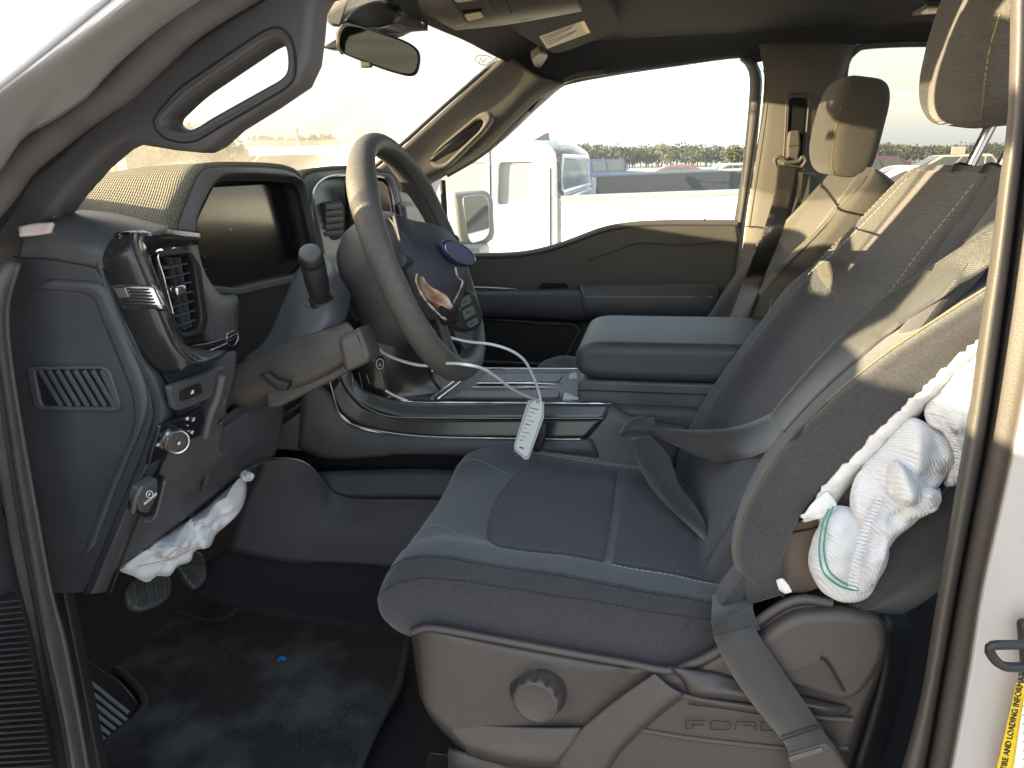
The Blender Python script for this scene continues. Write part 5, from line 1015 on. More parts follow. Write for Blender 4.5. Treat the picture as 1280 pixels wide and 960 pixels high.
    hc_=T+d*.0+Vector((.028 if torn else -.022,0,up_-.076 if torn else up_-.095)); M3=Matrix.Rotation(R(9),3,'Y')
    def hf(q):
        t_=q.z/.10; q=q.copy(); q.x*=1-.14*max(0,t_)**2; q.x+=-.012*(1-(q.y/.14)**2)+.016*max(0,-t_)**2*(1 if q.x<0 else .2)
        q.y*=1+.05*max(0,t_); return q
    hd=superb('headrest',hc_,(.118,.272,.212),M_mesh if torn else M_taup,t,e=.42,e2=.42,nu=56,nv=36,rot=M3,fn=hf)
    for sg in(-1,1):
        pts=[]
        for i in range(40):
            a=-1.15+2.55*i/39; sp=lambda c,p:(abs(c)**p)*(1 if c>=0 else -1)
            q=hf(Vector((-.048+.012*math.cos(a)*0,sg*.134,0))); 
            q=Vector((-.0515*sp(math.cos(.25+0*a),.42)+.02*(abs(a)/1.4)**3,sg*.1325*sp(math.cos(a),.42)**.6 if math.cos(a)>0 else sg*.06,.106*sp(math.sin(a),.42)))
            q=hf(q); pts.append(q)
        # side seam: follow the shell at a fixed angle
        th=math.pi-.9 if sg>0 else math.pi+.9
        pts=[]
        for i in range(44):
            ph=-1.25+2.5*i/43; q=hf(Vector((sp(math.cos(ph),.42)*sp(math.cos(th),.42)*.0595,sp(math.cos(ph),.42)*sp(math.sin(th),.42)*.1365,sp(math.sin(ph),.42)*.1065))); pts.append(hc_+M3@q)
        D=[tube_data([a,a.lerp(b,.62)],.0010,4) for a,b in zip(pts,pts[1:])]
        multi('headrest_stitching',D,M_yst,hd,'stuff')
    lowpt=hc_+M3@Vector((.0,0,-.095))
    for sg in(-1,1):
        a=Vector((lowpt.x+.022,yc+sg*.052-(.05 if torn else 0),lowpt.z-.004)); b=Vector((T.x+.006,yc+sg*.052-(.05 if torn else 0),T.z-.02)); tube('headrest_post',[b,a],.0075,M_chrome,t,n=2,k=16)
        lathe('post_guide',b+Vector((0,0,.008)),(a-b),[(0,.018),(.012,.017),(.016,.012)],M_black,t,k=18)
    tube('headrest_base_seam',[hc_+M3@Vector((-.03+.02*math.cos(a_),.105*math.cos(a_),-.1005)) for a_ in [2*math.pi*i/24 for i in range(24)]],.0015,M_seam,hd,closed=True,n=None,k=5)
    # seat base and slide rails
    box('seat_frame',(-.10+dx,yc,.86+dz),(.50,.44,.12),M_black,t,.02)
    for sg in(-1,1): box('slide_rail',(-.07+dx,yc+sg*.2,.665),(.56,.05,.03),M_black,t,.006); 
    for sg in(-1,1):
        for x in(-.27,.12): box('seat_riser',(x+dx,yc+sg*.2,.74+dz/2),(.05,.04,.17),M_black,t,.006)
    return t,S,Sb,cu,bk,nf,B,T,d
ds,S1,Sb1,cu1,bk1,nf1,B1,T1,d1=make_seat(1.192,0,0,'near charcoal fabric seat with burst side bolster and round lumbar dial',True)
ps,S2,Sb2,cu2,bk2,nf2,B2,T2,d2=make_seat(1.985,.03,-.01,'far fabric seat with taupe upper back and yellow stitching, beyond the armrest',False,pass_=True)
# --- near side trim of the driver's seat (sculpted shield)
def shieldY(px,py):
    y=.902
    # raised upper belt, recessed diagonal channel, lower lip
    d=(px-640)*.62+(py-930)   # diagonal coordinate
    t=math.exp(-((d-20)/34)**2) if px>600 and py>840 else 0
    y+=.010*t
    return y
tp=[(513,786),(540,781),(620,795),(700,810),(780,824),(840,833),(866,826),(920,790),(968,755),(1000,744),(1044,750),(1090,762),(1112,786)]
b_=[(524,868),(540,900),(580,938),(640,966),(720,985),(800,1000),(880,1010),(960,1010),(1020,990),(1060,960),(1080,900),(1098,850),(1112,800)]
N_=44; tpr=resample([Vector((x,y,0)) for x,y in tp],N_); bpr=resample([Vector((x,y,0)) for x,y in b_],N_)
rows=[]
for j in range(31):
    t=j/30; row=[]
    for i in range(N_):
        q=tpr[i].lerp(bpr[i],t); edge=min(t*30/3,1); ed2=min((1-t)*30/3,1); ei=min(i/2.5,(N_-1-i)/2.5,1)
        roll=(1-math.sin(min(edge,ed2,ei)*math.pi/2))*.022
        row.append(P(q.x,q.y,shieldY(q.x,q.y)+roll))
    rows.append(row)
v,f=grid(rows); sh_=mesh('side_shield',v,[q[::-1] for q in f],M_trim,ds,thick=.01,ang=70)
# upper raised lip along the cushion and hinge cover ridge
tube('shield_lip',[P(x,y,.905) for x,y in[(516,790),(540,785),(620,799),(700,814),(780,828),(836,838),(868,830)]],.0052,M_trim,sh_,n=40,k=10)
tube('shield_lip',[P(x,y,.905) for x,y in[(850,836),(890,818),(930,790),(972,760),(1002,749),(1040,754)]],.0062,M_trim,sh_,n=40,k=10)
hc2=plate('hinge_cover',[[P(x,y,.885) for x,y in rnd([(905,838),(935,812),(975,782),(1000,770),(1060,768),(1100,776),(1112,800),(1104,832),(1082,866),(1060,880),(1000,862),(950,848)],14,5)]],(0,-1,0),.03,.010,M_trim,sh_)
plate('hinge_recess',[[P(x,y,.8845) for x,y in rnd([(972,843),(1026,823),(1034,826),(1056,862),(1050,865),(990,854)],3)]],(0,-1,0),.003,.001,M_slotp:=mat('recess_brown',(.045,.040,.038),.5),hc2)
tube('recess_edge',[P(x,y,.883) for x,y in[(1026,823),(1034,828),(1055,864)]],.002,M_seam,hc2,n=10,k=6)
loft('shield_step',[[(838,838,.902),(852,850,.90),(864,868,.90),(900,874,.90),(960,882,.90),(1030,895,.90),(1076,898,.915)],[(846,836,.886),(862,850,.884),(872,862,.884),(900,866,.884),(960,874,.884),(1030,886,.884),(1078,889,.91)],[(880,838,.90),(900,842,.90),(920,848,.90),(950,856,.90),(1000,868,.90),(1050,880,.90),(1080,880,.915)]],M_trim,sh_,nu=40,nv=5,thick=.004)
loft('shield_channel',[[(858,870,.903),(832,890,.903),(804,914,.903),(778,940,.903),(756,974,.904)],[(850,866,.889),(824,886,.889),(796,910,.889),(770,936,.890),(748,970,.892)],[(834,856,.8945),(806,874,.8945),(776,898,.8945),(744,928,.895),(716,966,.896)],[(818,842,.9005),(788,862,.9005),(756,886,.9005),(720,918,.9005),(686,958,.901)]],M_trim,sh_,nu=30,nv=5,thick=.003)
loft('shield_lower_groove',[[(556,902,.9065),(620,908,.9015),(690,910,.9015),(726,910,.9015)],[(566,918,.900),(620,926,.896),(680,930,.896),(716,928,.8965)],[(580,934,.898),(624,944,.891),(670,950,.891),(700,950,.893)],[(584,944,.91),(626,954,.904),(670,960,.904),(700,960,.904)]],M_trim,sh_,nu=24,nv=5,thick=.003)
tube('shield_ridge',[P(x,y,.899) for x,y in[(846,866),(866,872),(900,878),(960,886),(1020,896),(1066,900)]],.0042,M_trim,sh_,n=40,k=10)
tube('shield_ridge',[P(x,y,.902) for x,y in[(800,912),(860,922),(930,930),(1000,936),(1060,935)]],.004,M_trim,sh_,n=40,k=10)
tube('shield_groove',[P(x,y,.8995) for x,y in[(860,880),(900,885),(950,893)]],.0008,M_seam,sh_,n=12,k=5)
# embossed lettering
a=P(857,909,.8985); b=P(956,911,.8985)
ex=(b-a).normalized()
def emb(px,py): t=(px-857)/99; return a.lerp(b,t)+Vector((0,-.0006,0))+Vector((0,0,-(py-909)*.00098))
LET=[[(857,911),(857,897),(882,897)],[(866,904),(880,904)],[(866,904),(866,911)],[(857,911),(863,911)],
 [(888,908),(888,900),(891,897),(910,898),(913,901),(913,908),(910,911),(891,911),(888,908)],
 [(920,911),(920,898),(942,898),(945,901),(945,904),(942,906),(946,911)],[(928,904),(940,904)],
 [(951,911),(951,898),(966,898),(972,903),(972,908),(966,911),(951,911)]]
for q in LET: tube('embossed_letter',[emb(*k) for k in q],.0007,M_seam,sh_,n=None,k=5)
# lumbar dial
dc=P(673,868,.895); DN=Vector((-.06,-1,.10)).normalized()
lathe('dial_well',P(672,864,.902)+Vector((0,0,0)),DN,[(0,.041),(.003,.040),(.0035,.036)],M_seam,sh_,k=40)
kn_=lathe('lumbar_dial',dc+DN*-.006,DN,[(0,.0345),(.008,.0345),(.018,.0335),(.024,.0325),(.0265,.0300),(.0275,.0265),(.0262,.0245),(.0262,.0001)],M_trim,sh_,k=120,wob=lambda a,h:1+(-.11*max(0,math.cos(a*11))**2 if h>.006 and h<.0255 else 0))
# rear lower cover under the backrest
loft('recliner_cover',[[(1095,762,.95),(1112,790,.93),(1105,860,.93),(1075,960,.93)],[(1120,740,1.05),(1140,790,1.05),(1130,860,1.05),(1090,990,1.05)]],M_black,ds,nu=20,thick=.01)
loft('lower_valance',[[(560,938,.93),(640,960,.925),(760,985,.925),(1000,1000,.93)],[(560,1010,.95),(640,1030,.95),(760,1040,.95),(1000,1050,.95)]],M_trim,ds,nu=20,thick=.01)
# rear flap of burst seat cover (fabric shell that holds the bag)
fo=[(1003,742,.935),(1014,756,.925),(1036,768,.92),(1056,766,.915),(1072,752,.912),(1086,730,.91),(1094,708,.91),(1110,680,.91),(1136,648,.912),(1168,618,.915),(1204,588,.92),(1250,545,.93)]
f2=[(1020,760,.95),(1034,768,.945),(1052,776,.93),(1080,770,.92),(1104,758,.915),(1130,744,.912),(1150,730,.912),(1170,714,.915),(1190,700,.918),(1206,690,.92),(1230,676,.925),(1270,650,.94)]
f3=[(1030,768,1.02),(1050,776,1.02),(1070,784,1.02),(1100,780,1.02),(1124,770,1.02),(1150,756,1.02),(1170,742,1.02),(1190,728,1.02),(1206,714,1.02),(1220,704,1.02),(1240,694,1.02),(1290,660,1.02)]
fm=[((a[0]+b[0])/2,(a[1]+b[1])/2,(a[2]+b[2])/2-.012) for a,b in zip(fo,f2)]
fl=loft('burst_cover_flap',[fo,fm,f2,f3],M_fab,ds,nu=60,nv=6,thick=.006)
tube('flap_hem',[(x,y,z-.002) for x,y,z in fo],lambda t:.0045+.001*math.sin(t*70),M_fab,fl,n=90,k=8)
# bolster face in front of the tear: wraps from the stitched crest to the ragged edge
cr_=[(934,756,.96),(920,700,.945),(922,668,.94),(932,634,.938),(950,600,.935),(978,558,.933),(1036,499,.93),(1094,451,.93),(1152,411,.935),(1245,352,.95)]
m1=[(950,752,.93),(940,704,.915),(944,672,.91),(956,640,.908),(976,606,.905),(1006,568,.903),(1062,512,.90),(1118,464,.905),(1172,425,.91),(1255,372,.925)]
tn=[(978,744,.925),(974,722,.912),(974,696,.905),(984,668,.902),(1002,634,.90),(1034,600,.898),(1084,550,.897),(1144,496,.90),(1190,458,.905),(1265,400,.92)]
fr_=[(934,756,1.06),(918,700,1.06),(916,668,1.07),(926,628,1.08),(944,588,1.08),(970,546,1.08),(1026,480,1.08),(1080,430,1.08),(1130,392,1.08),(1232,332,1.07)]
f00=[(940,740,1.10),(930,690,1.13),(934,650,1.14),(950,606,1.145),(972,566,1.15),(1000,524,1.15),(1052,452,1.15),(1096,396,1.15),(1142,340,1.14),(1234,262,1.12)]
bw=loft('burst_bolster',[f00,fr_,cr_,m1,tn,[(p[0]+4,p[1]+3,p[2]+.012) for p in tn]],M_fab,ds,nu=80,nv=7,thick=.005)
def crv(c,t): r=resample([V(q) for q in c],161); return r[int(t*160)]
for off,m in((.0,M_seam),):
    tube('bolster_seam',[p.lerp(q,.35)+Vector((0,-.0045,0)) for p,q in zip(resample([V(k) for k in cr_],70),resample([V(k) for k in m1],70))],.0011,M_seam,bw,n=None,k=5)
    tube('bolster_seam',[p.lerp(q,.75)+Vector((0,-.0015,0)) for p,q in zip(resample([V(k) for k in cr_],70),resample([V(k) for k in m1],70))],.0011,M_seam,bw,n=None,k=5)
stp=[p.lerp(q,.08)+Vector((-.002,-.0035,0.002)) for p,q in zip(resample([V(k) for k in cr_],121),resample([V(k) for k in m1],121))][20:]
multi('bolster_stitching',[tube_data([stp[i],stp[i].lerp(stp[i+1],.7)],.0009,4) for i in range(len(stp)-1)],M_yst,bw,'stuff')
# ragged foam strip along the tear
rg2=random.Random(5)
e0=resample([Vector((x,y,0)) for x,y in[(1004,652),(1012,640),(1030,612),(1062,578),(1100,540),(1150,493),(1190,456),(1262,398)]],60)
e1_=resample([Vector((x,y,0)) for x,y in[(1040,640),(1050,622),(1064,604),(1092,574),(1126,541),(1168,500),(1206,466),(1275,410)]],60)
A1=[P(p.x+rg2.uniform(-2.2,2.2),p.y+rg2.uniform(-2.2,2.2),.893) for p in e0]; B1_=[P(p.x,p.y,.915) for p in e1_]; C1_=[P(p.x+3,p.y+3,.95) for p in e1_]
rows=[A1,[a.lerp(b,.4)+Vector((0,-.004,0)) for a,b in zip(A1,B1_)],B1_,C1_]; v,f=grid(rows); mesh('torn_foam_edge',v,[q[::-1] for q in f],M_foam,ds,thick=.004,ang=70)
loft('torn_foam_flap',[[(1003,645,.888),(1016,628,.888),(1034,614,.89)],[(1001,647,.885),(1012,640,.884),(1034,636,.885),(1046,630,.89)],[(1004,648,.888),(1018,649,.886),(1030,648,.888),(1040,642,.89)]],M_foam,ds,nu=20,nv=4,thick=.004)
loft('torn_scrap',[[(970,726,.900),(978,724,.898),(986,732,.897)],[(974,738,.900),(982,742,.897),(990,740,.896)]],M_foam,ds,nu=10,nv=4,thick=.003)
# bare board behind
plate('bare_board',[[P(x,y,.925) for x,y in rnd([(972,742),(968,700),(990,655),(1030,640),(1060,600),(1110,560),(1120,600),(1060,720),(1010,742)],8)]],(0,-1,0),.012,.003,M_brown,ds)
tube('board_split',[P(x,y,.9225) for x,y in[(980,668),(1000,664),(1018,660),(1040,650)]],.0012,M_seam,ds,n=12,k=5)
# ================================================================== AIRBAGS (crumpled cloth lobes)
def lobe(name,o,Y,bul,m,par,seed,fold=.009,nr=20,na=72,freq=22,thick=.004,dirn=None,back=.03):
    """crumpled pillow: outline in the photograph at distance Y, swelling toward the doorway, with a real back"""
    pts=resample([Vector((x,y,0)) for x,y in o],na,True); c=sum(pts,Vector())/na; rows=[]; rows2=[]
    dv=Vector(dirn).normalized() if dirn else Vector((1,0,0))
    for j in range(nr+1):
        r=j/nr; row=[]
        for i in range(na):
            q=c.lerp(pts[i],r); p=P(q.x,q.y,Y); h=bul*math.sqrt(max(0,1-r**2.4))
            s=Vector((p.x,p.z,0)); t=s.dot(Vector((dv.x,dv.z,0))); s2=s.dot(Vector((-dv.z,dv.x,0)))
            f_=fold*(abs(noise.noise(Vector((t*freq+seed,s2*freq*.35,seed))))*2-.5)+fold*.5*noise.noise(Vector((p.x*60,p.z*60,seed)))
            p.y-=h+f_*min(1,(1-r)*4+.15); row.append(p)
        rows.append(row)
    for j in range(4,-1,-1):
        r=(j/4); rows2.append([P(c.lerp(pts[i],r*.97+.0).x,c.lerp(pts[i],r*.97).y,Y+back*math.sqrt(max(0,1-r*r))) for i in range(na)])
    v,f=grid(rows+rows2,True); return mesh(name,v,f,m,par,ang=60)
sa=thing('side_airbag','deflated white side airbag spilling from the burst seat bolster','airbag',P(1120,640,.92))
l3=lobe('bag_base',[(1010,700),(1016,672),(1024,655),(1022,642),(1036,632),(1068,636),(1092,660),(1112,690),(1096,728),(1082,748),(1054,752),(1030,742),(1016,722)],.905,.022,M_bag,sa,1.3,fold=.006,back=.02)
l1=lobe('bag_fold',[(1078,582),(1100,560),(1128,528),(1142,522),(1160,530),(1184,548),(1190,574),(1170,606),(1140,626),(1096,618),(1080,600)],.905,.035,M_bag,sa,5.1,fold=.014,dirn=(1,0,.6))
l2=lobe('bag_fold',[(1062,630),(1068,600),(1084,584),(1118,590),(1150,602),(1176,612),(1168,626),(1140,650),(1110,680),(1096,716),(1084,738),(1066,742),(1060,720),(1066,690),(1074,664)],.895,.030,M_bag,sa,9.7,fold=.013,dirn=(.5,0,1),freq=26)
l4=lobe('bag_fold',[(1156,512),(1170,494),(1196,480),(1226,466),(1240,500),(1230,540),(1212,580),(1196,604),(1180,606),(1186,570),(1176,540),(1160,530)],.905,.028,M_bag,sa,12.2,fold=.014,dirn=(.35,0,1))
l5=lobe('bag_fold',[(1170,494),(1184,466),(1206,448),(1250,420),(1256,450),(1230,476),(1200,488)],.91,.02,M_bag,sa,17.7,fold=.006)
l6=lobe('bag_knot',[(1108,590),(1118,574),(1134,586),(1150,610),(1144,630),(1112,624)],.872,.02,M_bag,sa,21.0,fold=.012,freq=34)
l7=lobe('bag_knot',[(1142,618),(1158,608),(1176,618),(1170,634),(1148,634)],.875,.016,M_bag,sa,25.0,fold=.010,freq=34)
for k in range(2):
    tube('green_thread',[P(x+k*6,y-k*3,.885-.002*k) for x,y in[(1036,636),(1028,658),(1024,690),(1030,716),(1048,732),(1070,738),(1086,734)]],.0011,M_bagt,sa,n=50,k=5)
# rib stitching on the folds
for pl,n_r in(([(1094,622),(1080,650),(1070,680),(1062,716),(1060,738)],26),([(1164,520),(1180,540),(1192,566),(1194,596)],20)):
    pp=resample([Vector((x,y,0)) for x,y in pl],n_r); D=[]
    for i in range(n_r-1):
        p=pp[i]; a=P(p.x,p.y,.864 if pl[0][0]<1100 else .872); b=P(p.x+11,p.y+3,.862 if pl[0][0]<1100 else .870); D.append(tube_data([a,b],.0016,5))
    multi('rib_folds',D,M_bag,sa,'stuff')
text('ink_stamp','264',P(1113,590,.868),Vector((.97,0,.1)),Vector((-.1,0,.97)),.011,M_dull,sa)
kb_=thing('knee_airbag','white crumpled knee airbag hanging below the dash panel','airbag',P(230,660,.98))
M_bagk=mat('knee_bag_nylon',(.60,.61,.64),.75,bump=[('noise',40,.3)],var=.04)
def klobe(o,Y0,Y1,seed,name):
    pts=resample([Vector((x,y,0)) for x,y in o],80,True); c=sum(pts,Vector())/80; rows=[]
    def dp(x): t=(x-150)/165; return Y0+(Y1-Y0)*t
    for j in range(15):
        r=j/14; row=[]
        for i in range(80):
            q=c.lerp(pts[i],r); Yq=dp(q.x)-.03*math.sqrt(max(0,1-r**2.2)); p=P(q.x,q.y,Yq)
            f_=.030*(abs(noise.noise(Vector((p.x*22+seed,p.y*14,p.z*26))))*2-.4)+.010*(abs(noise.noise(Vector((p.x*60,p.y*60,p.z*60))))*2-.3)
            p+=Vector((.5,-.8,0))*f_*min(1,(1-r)*4); row.append(p)
        rows.append(row)
    rows.append([P(c.lerp(pts[i],.5).x,c.lerp(pts[i],.5).y,dp(pts[i].x)+.05) for i in range(80)])
    v,f=grid(rows,True); return mesh(name,v,f,M_bagk,kb_,ang=60)
klobe([(148,712),(160,700),(200,672),(250,640),(290,606),(302,596),(308,604),(306,626),(298,642),(284,656),(270,668),(262,684),(244,688),(238,702),(222,708),(212,720),(196,720),(184,728),(166,720)],.90,1.10,2.0,'bag_body')
klobe([(300,592),(310,589),(318,594),(314,601),(303,601)],.98,1.02,4.0,'bag_tether')
for q in[[(172,708),(200,702),(222,696),(244,684)],[(196,690),(214,700)]]: tube('red_thread',[P(x,y,.872) for x,y in q],.0005,M_redt,kb_,n=20,k=4)
# ================================================================== FLOOR: mat, pedals, foot rest, scrap
Zf=.625
def FZ(x,y,d=0): return PZ(x,y,Zf+d)
mo_=[(186,756),(226,768),(262,778),(284,774),(300,756),(320,746),(400,752),(470,764),(500,772),(510,800),(498,860),(470,910),(440,975),(90,985),(106,955),(140,922),(176,890),(182,876),(172,858),(150,838),(120,822),(88,810),(84,770)]
fm_=thing('floor_mat','black carpet floor mat with pale dusty smears and bound edge','floor mat',FZ(300,870))
mr=[FZ(x,y,.012) for x,y in rnd(mo_,10,4)]
mtp=plate('mat_pile',[mr],(0,0,1),.010,.003,M_mat,fm_)
tube('bound_edge',[p+Vector((0,0,.000)) for p in mr],.0062,M_carpe:=mat('mat_binding',(.032,.032,.034),.9,bump=[('noise',500,1)]),mtp,closed=True,n=200,k=8,squash=(1.2,.8))
M_sm=mat('pale_dust',(.11,.12,.13),1)
rgd=random.Random(11); D=[]
for k in range(1500):
    cx,cy,s=rgd.choice([(380,890,55),(420,880,30),(330,905,60),(230,905,25),(400,920,50),(250,850,90),(300,830,60),(440,900,20),(350,800,80)])
    x,y=rgd.gauss(cx,s),rgd.gauss(cy,s*.42)
    if not(200<x<455 and 775<y<955): continue
    p=FZ(x,y,.0125); r=rgd.uniform(.0004,.0011)*(1.6 if rgd.random()<.02 else 1); a0=rgd.random()*6
    D.append(([p+Vector((r*math.cos(a0+q*2.1),r*math.sin(a0+q*2.1),.0006)) for q in range(3)]+[p],[(0,1,2),(0,3,1),(1,3,2),(2,3,0)]))
o=multi('lint_and_grit',D,mat('lint',(.20,.20,.19),.9),mtp,'stuff',smooth=False)
# foot rest with silver slats
ft=thing('foot_rest','ribbed grey dead pedal foot rest left of the floor mat','foot rest',PZ(115,880,.66))
fbn=PZ(90,840,.72)-PZ(90,840,.72)
fa,fb,fc_=PZ(92,828,.685),PZ(162,886,.64),PZ(110,930,.637)
fn_=(fb-fa).cross(fc_-fa).normalized(); fn_=fn_ if fn_.z>0 else -fn_
FP=lambda x,y,d=0:PN(x,y,fa+fn_*d,fn_)
plate('pad_base',[[FP(x,y,-.004) for x,y in rnd([(78,816),(100,818),(150,850),(176,880),(168,892),(118,940),(96,952),(70,900)],8)]],fn_,.03,.004,M_black,ft)
for k in range(8):
    x0,y0=78+k*2.2,824+k*13.2; x1,y1=82+58+k*-4+ (16 if k<5 else 4),y0+46-k*2
    x1=min(160,168-k*6.5); y1=y0+ (x1-x0)*.80
    D_=[FP(x0,y0,.004),FP(x1,y1,.004)]; dd_=(D_[1]-D_[0]).normalized(); wv=fn_.cross(dd_)*.0034
    v=[D_[0]-wv,D_[1]-wv,D_[1]+wv,D_[0]+wv]; v2=[p-fn_*.006 for p in v]
    mesh('foot_rest_rib',v+v2,[(0,1,2,3),(7,6,5,4),(0,4,5,1),(1,5,6,2),(2,6,7,3),(3,7,4,0)],mat('rib_grey',(.26,.26,.28),.45) if 'rib_grey' not in MATS else MATS['rib_grey'],ft,bev=.001,smooth=False)
def pedal(name,label,o,Yc,nrm_,ribs,arm):
    t=thing(name,label,'pedal',P(o[0][0],o[0][1],Yc)); n=Vector(nrm_).normalized(); p0=P(sum(a for a,b in o)/len(o),sum(b for a,b in o)/len(o),Yc)
    f_=lambda x,y,d=0:PN(x,y,p0+n*d,n)
    pad=plate('pedal_pad',[[f_(x,y) for x,y in rnd(o,6,4)]],n,.016,.004,M_rubm,t)
    for a,b in ribs:
        tube('pad_rib',[f_(*a,.001),f_(*b,.001)],.0017,M_rubm,pad,n=2,k=6)
    tube('pedal_arm',[f_(*arm[0],-.015),P(*arm[1]),P(*arm[2])],.009,M_black,t,n=10)
    return t
ribs=[((158+k*4.6,748-k*.9),(166+k*4.9,760-k*2.6)) for k in range(0)]+[((160+k*4.8,735-k*2.2+0),(166+k*4.6,760-k*3.0)) for k in range(10)]
pedal('brake_pedal','wide ribbed rubber brake pedal under the knee airbag','',1,(0,0,1),[],[]) if 0 else None
pedal('brake_pedal','wide ribbed rubber brake pedal just under the hanging knee airbag',[(156,738),(162,726),(185,714),(208,712),(216,726),(214,744),(200,756),(176,764),(160,756)],1.02,(.75,-.25,.62),[((158,738+k*0+0),(158,738)) for k in range(0)]+[((160+k*5.2,733-k*2.2),(166+k*5.0,759-k*1.5)) for k in range(10)],[(190,730),(200,690,1.06),(215,640,1.1)])
pedal('accelerator_pedal','smaller worn accelerator pedal right of the brake pedal',[(219,704),(222,690),(238,685),(254,692),(260,712),(256,728),(244,737),(234,726)],1.17,(.75,-.2,.62),[((224,700),(246,694)),((226,708),(252,704)),((230,716),(256,713)),((235,724),(257,722))],[(236,700),(236,670,1.19),(240,640,1.2)])
bs=thing('plastic_scrap','tiny bright blue curled plastic scrap lying on the floor mat','scrap',FZ(352,823,.013))
loft('curl',[[FZ(347,824,.014),FZ(350,820,.020),FZ(355,820,.022),FZ(358,823,.016)],[FZ(347,827,.013),FZ(351,825,.016),FZ(354,825,.018),FZ(357,826,.014)]],M_bluep,bs,nu=12,nv=3,thick=.001)
# ================================================================== SEAT BELTS
def ribbon(name,A,B,m,par,nu=60,thick=.0016,nv=2): return loft(name,[A,B],m,par,nu=nu,nv=nv,thick=thick,ang=0)
DR=drape_fn([bk1,bw,cu1,hd_] if 0 else [bk1,bw,cu1,kn_,sh_]+[c for c in bk1.children if c.name.startswith(('upper_panel','lower_panel'))],.006)
def dz_(l): return [DR(*q) for q in l]
sbt=thing('seat_belt','near seat belt crossing the burst seat and buckled down to its side','seat belt',P(1030,945,.88))
def draped_ribbon(name,A,B,m,par,nu=70,nv=8,free=None,its=60,Yf=.90):
    A_=resample([Vector((x,y,0)) for x,y in A],nu); B_=resample([Vector((x,y,0)) for x,y in B],nu); D=[];Q=[]
    for i in range(nu):
        Q.append([A_[i].lerp(B_[i],j/nv) for j in range(nv+1)]); D.append([(DR(q.x,q.y,.9)-CAM).length for q in Q[-1]])
    for i in range(nu):
        if free(Q[i][0]): D[i]=[None]*(nv+1)
    k0=max([i for i in range(nu) if D[i][0] is None],default=-1)
    for i in range(k0+1):
        t=i/max(k0+1,1)
        for j in range(nv+1): D[i][j]=(P(Q[i][j].x,Q[i][j].y,Yf)-CAM).length*(1-t)+D[k0+1][j]*t
    O=[r[:] for r in D]
    for _ in range(its):
        N=[r[:] for r in D]
        for i in range(1,nu-1):
            for j in range(nv+1):
                c=(D[i-1][j]+D[i+1][j]+D[i][max(j-1,0)]+D[i][min(j+1,nv)])/4; N[i][j]=min(O[i][j],c) if i>k0 else c
        D=N
    v,f=grid([[CAM+ray(q.x,q.y).normalized()*d for q,d in zip(a,b)] for a,b in zip(Q,D)])
    return mesh(name,v,[q[::-1] for q in f],m,par,thick=.0016,ang=0)
draped_ribbon('shoulder_webbing',[(1290,240),(1240,282),(1180,322),(1140,348),(1100,374),(1040,430),(985,490),(958,524)],[(1300,282),(1240,330),(1190,363),(1130,403),(1062,459),(1034,484),(1006,512),(980,541)],M_belt,sbt,free=lambda q:q.x>1185)
def FM(px,py,Y): a,b=DR(px,py,Y),P(px,py,Y); return a if (a-CAM).length<(b-CAM).length else b
loft('crossing_webbing',[[DR(1010,478,1.2),DR(984,500,1.2),DR(960,518,1.2),FM(920,533,1.26),FM(880,537,1.29),P(830,535,1.32),P(796,526,1.345)],[DR(1022,490,1.2),DR(996,514,1.2),DR(972,534,1.2),FM(925,552,1.23),FM(885,556,1.262),P(840,548,1.30),P(802,531,1.34)],[DR(1034,502,1.2),DR(1006,528,1.2),DR(984,551,1.2),FM(928,574,1.205),FM(888,575,1.235),P(850,560,1.285),P(806,536,1.335)]],M_belt,sbt,nu=50,nv=3,thick=.0016,ang=0)
loft('latch_tongue_fold',[[(776,538,1.345),(782,528,1.34),(796,521,1.34),(812,522,1.345)],[(774,544,1.335),(786,538,1.325),(802,537,1.325),(826,540,1.33)],[(778,550,1.345),(788,548,1.34),(800,546,1.335),(822,544,1.335)]],M_belt,sbt,nu=20,nv=4,thick=.003)
plate('latch_plate',[[P(x,y,1.335) for x,y in rnd([(806,522),(818,520),(822,536),(810,538)],2)]],(0,-1,.2),.006,.001,M_black,sbt)
ribbon('lap_webbing',[(788,548,1.33),(796,575,1.30),(812,606,1.265),(836,634,1.225),(862,658,1.18),(890,684,1.13),(914,704,1.08),(930,722,1.03),(940,745,.965),(942,765,.915),(950,786,.885)],[(812,545,1.325),(836,570,1.28),(848,604,1.235),(866,628,1.20),(880,650,1.155),(884,672,1.12),(884,700,1.07),(888,730,1.01),(890,752,.95),(889,774,.90),(893,800,.882)],M_belt,sbt)
ribbon('lower_webbing',[(934,762,.90),(946,790,.878),(972,830,.873),(1004,876,.872),(1030,915,.872),(1042,934,.872)],[(888,776,.90),(896,806,.878),(918,848,.873),(950,892,.872),(978,926,.872),(988,948,.872)],M_belt,sbt)
for q in[((890,795),(940,782)),((978,925),(1030,908)),((976,921),(1028,904))]: tube('webbing_hem',[P(*q[0],.871),P(*q[1],.871)],.0008,M_seam,sbt,n=3,k=4)
ak=plate('anchor_buckle',[[P(x,y,.868) for x,y in rnd([(984,944),(1034,930),(1046,938),(1062,962),(1072,1000),(1000,1010),(988,966)],5)]],(0,-1,.05),.022,.006,M_trim,sbt)
plate('anchor_slot',[[P(x,y,.8665) for x,y in rnd([(985,947),(1028,935),(1031,940),(987,953)],1.5)]],(0,-1,.05),.004,.001,M_pfar,ak)
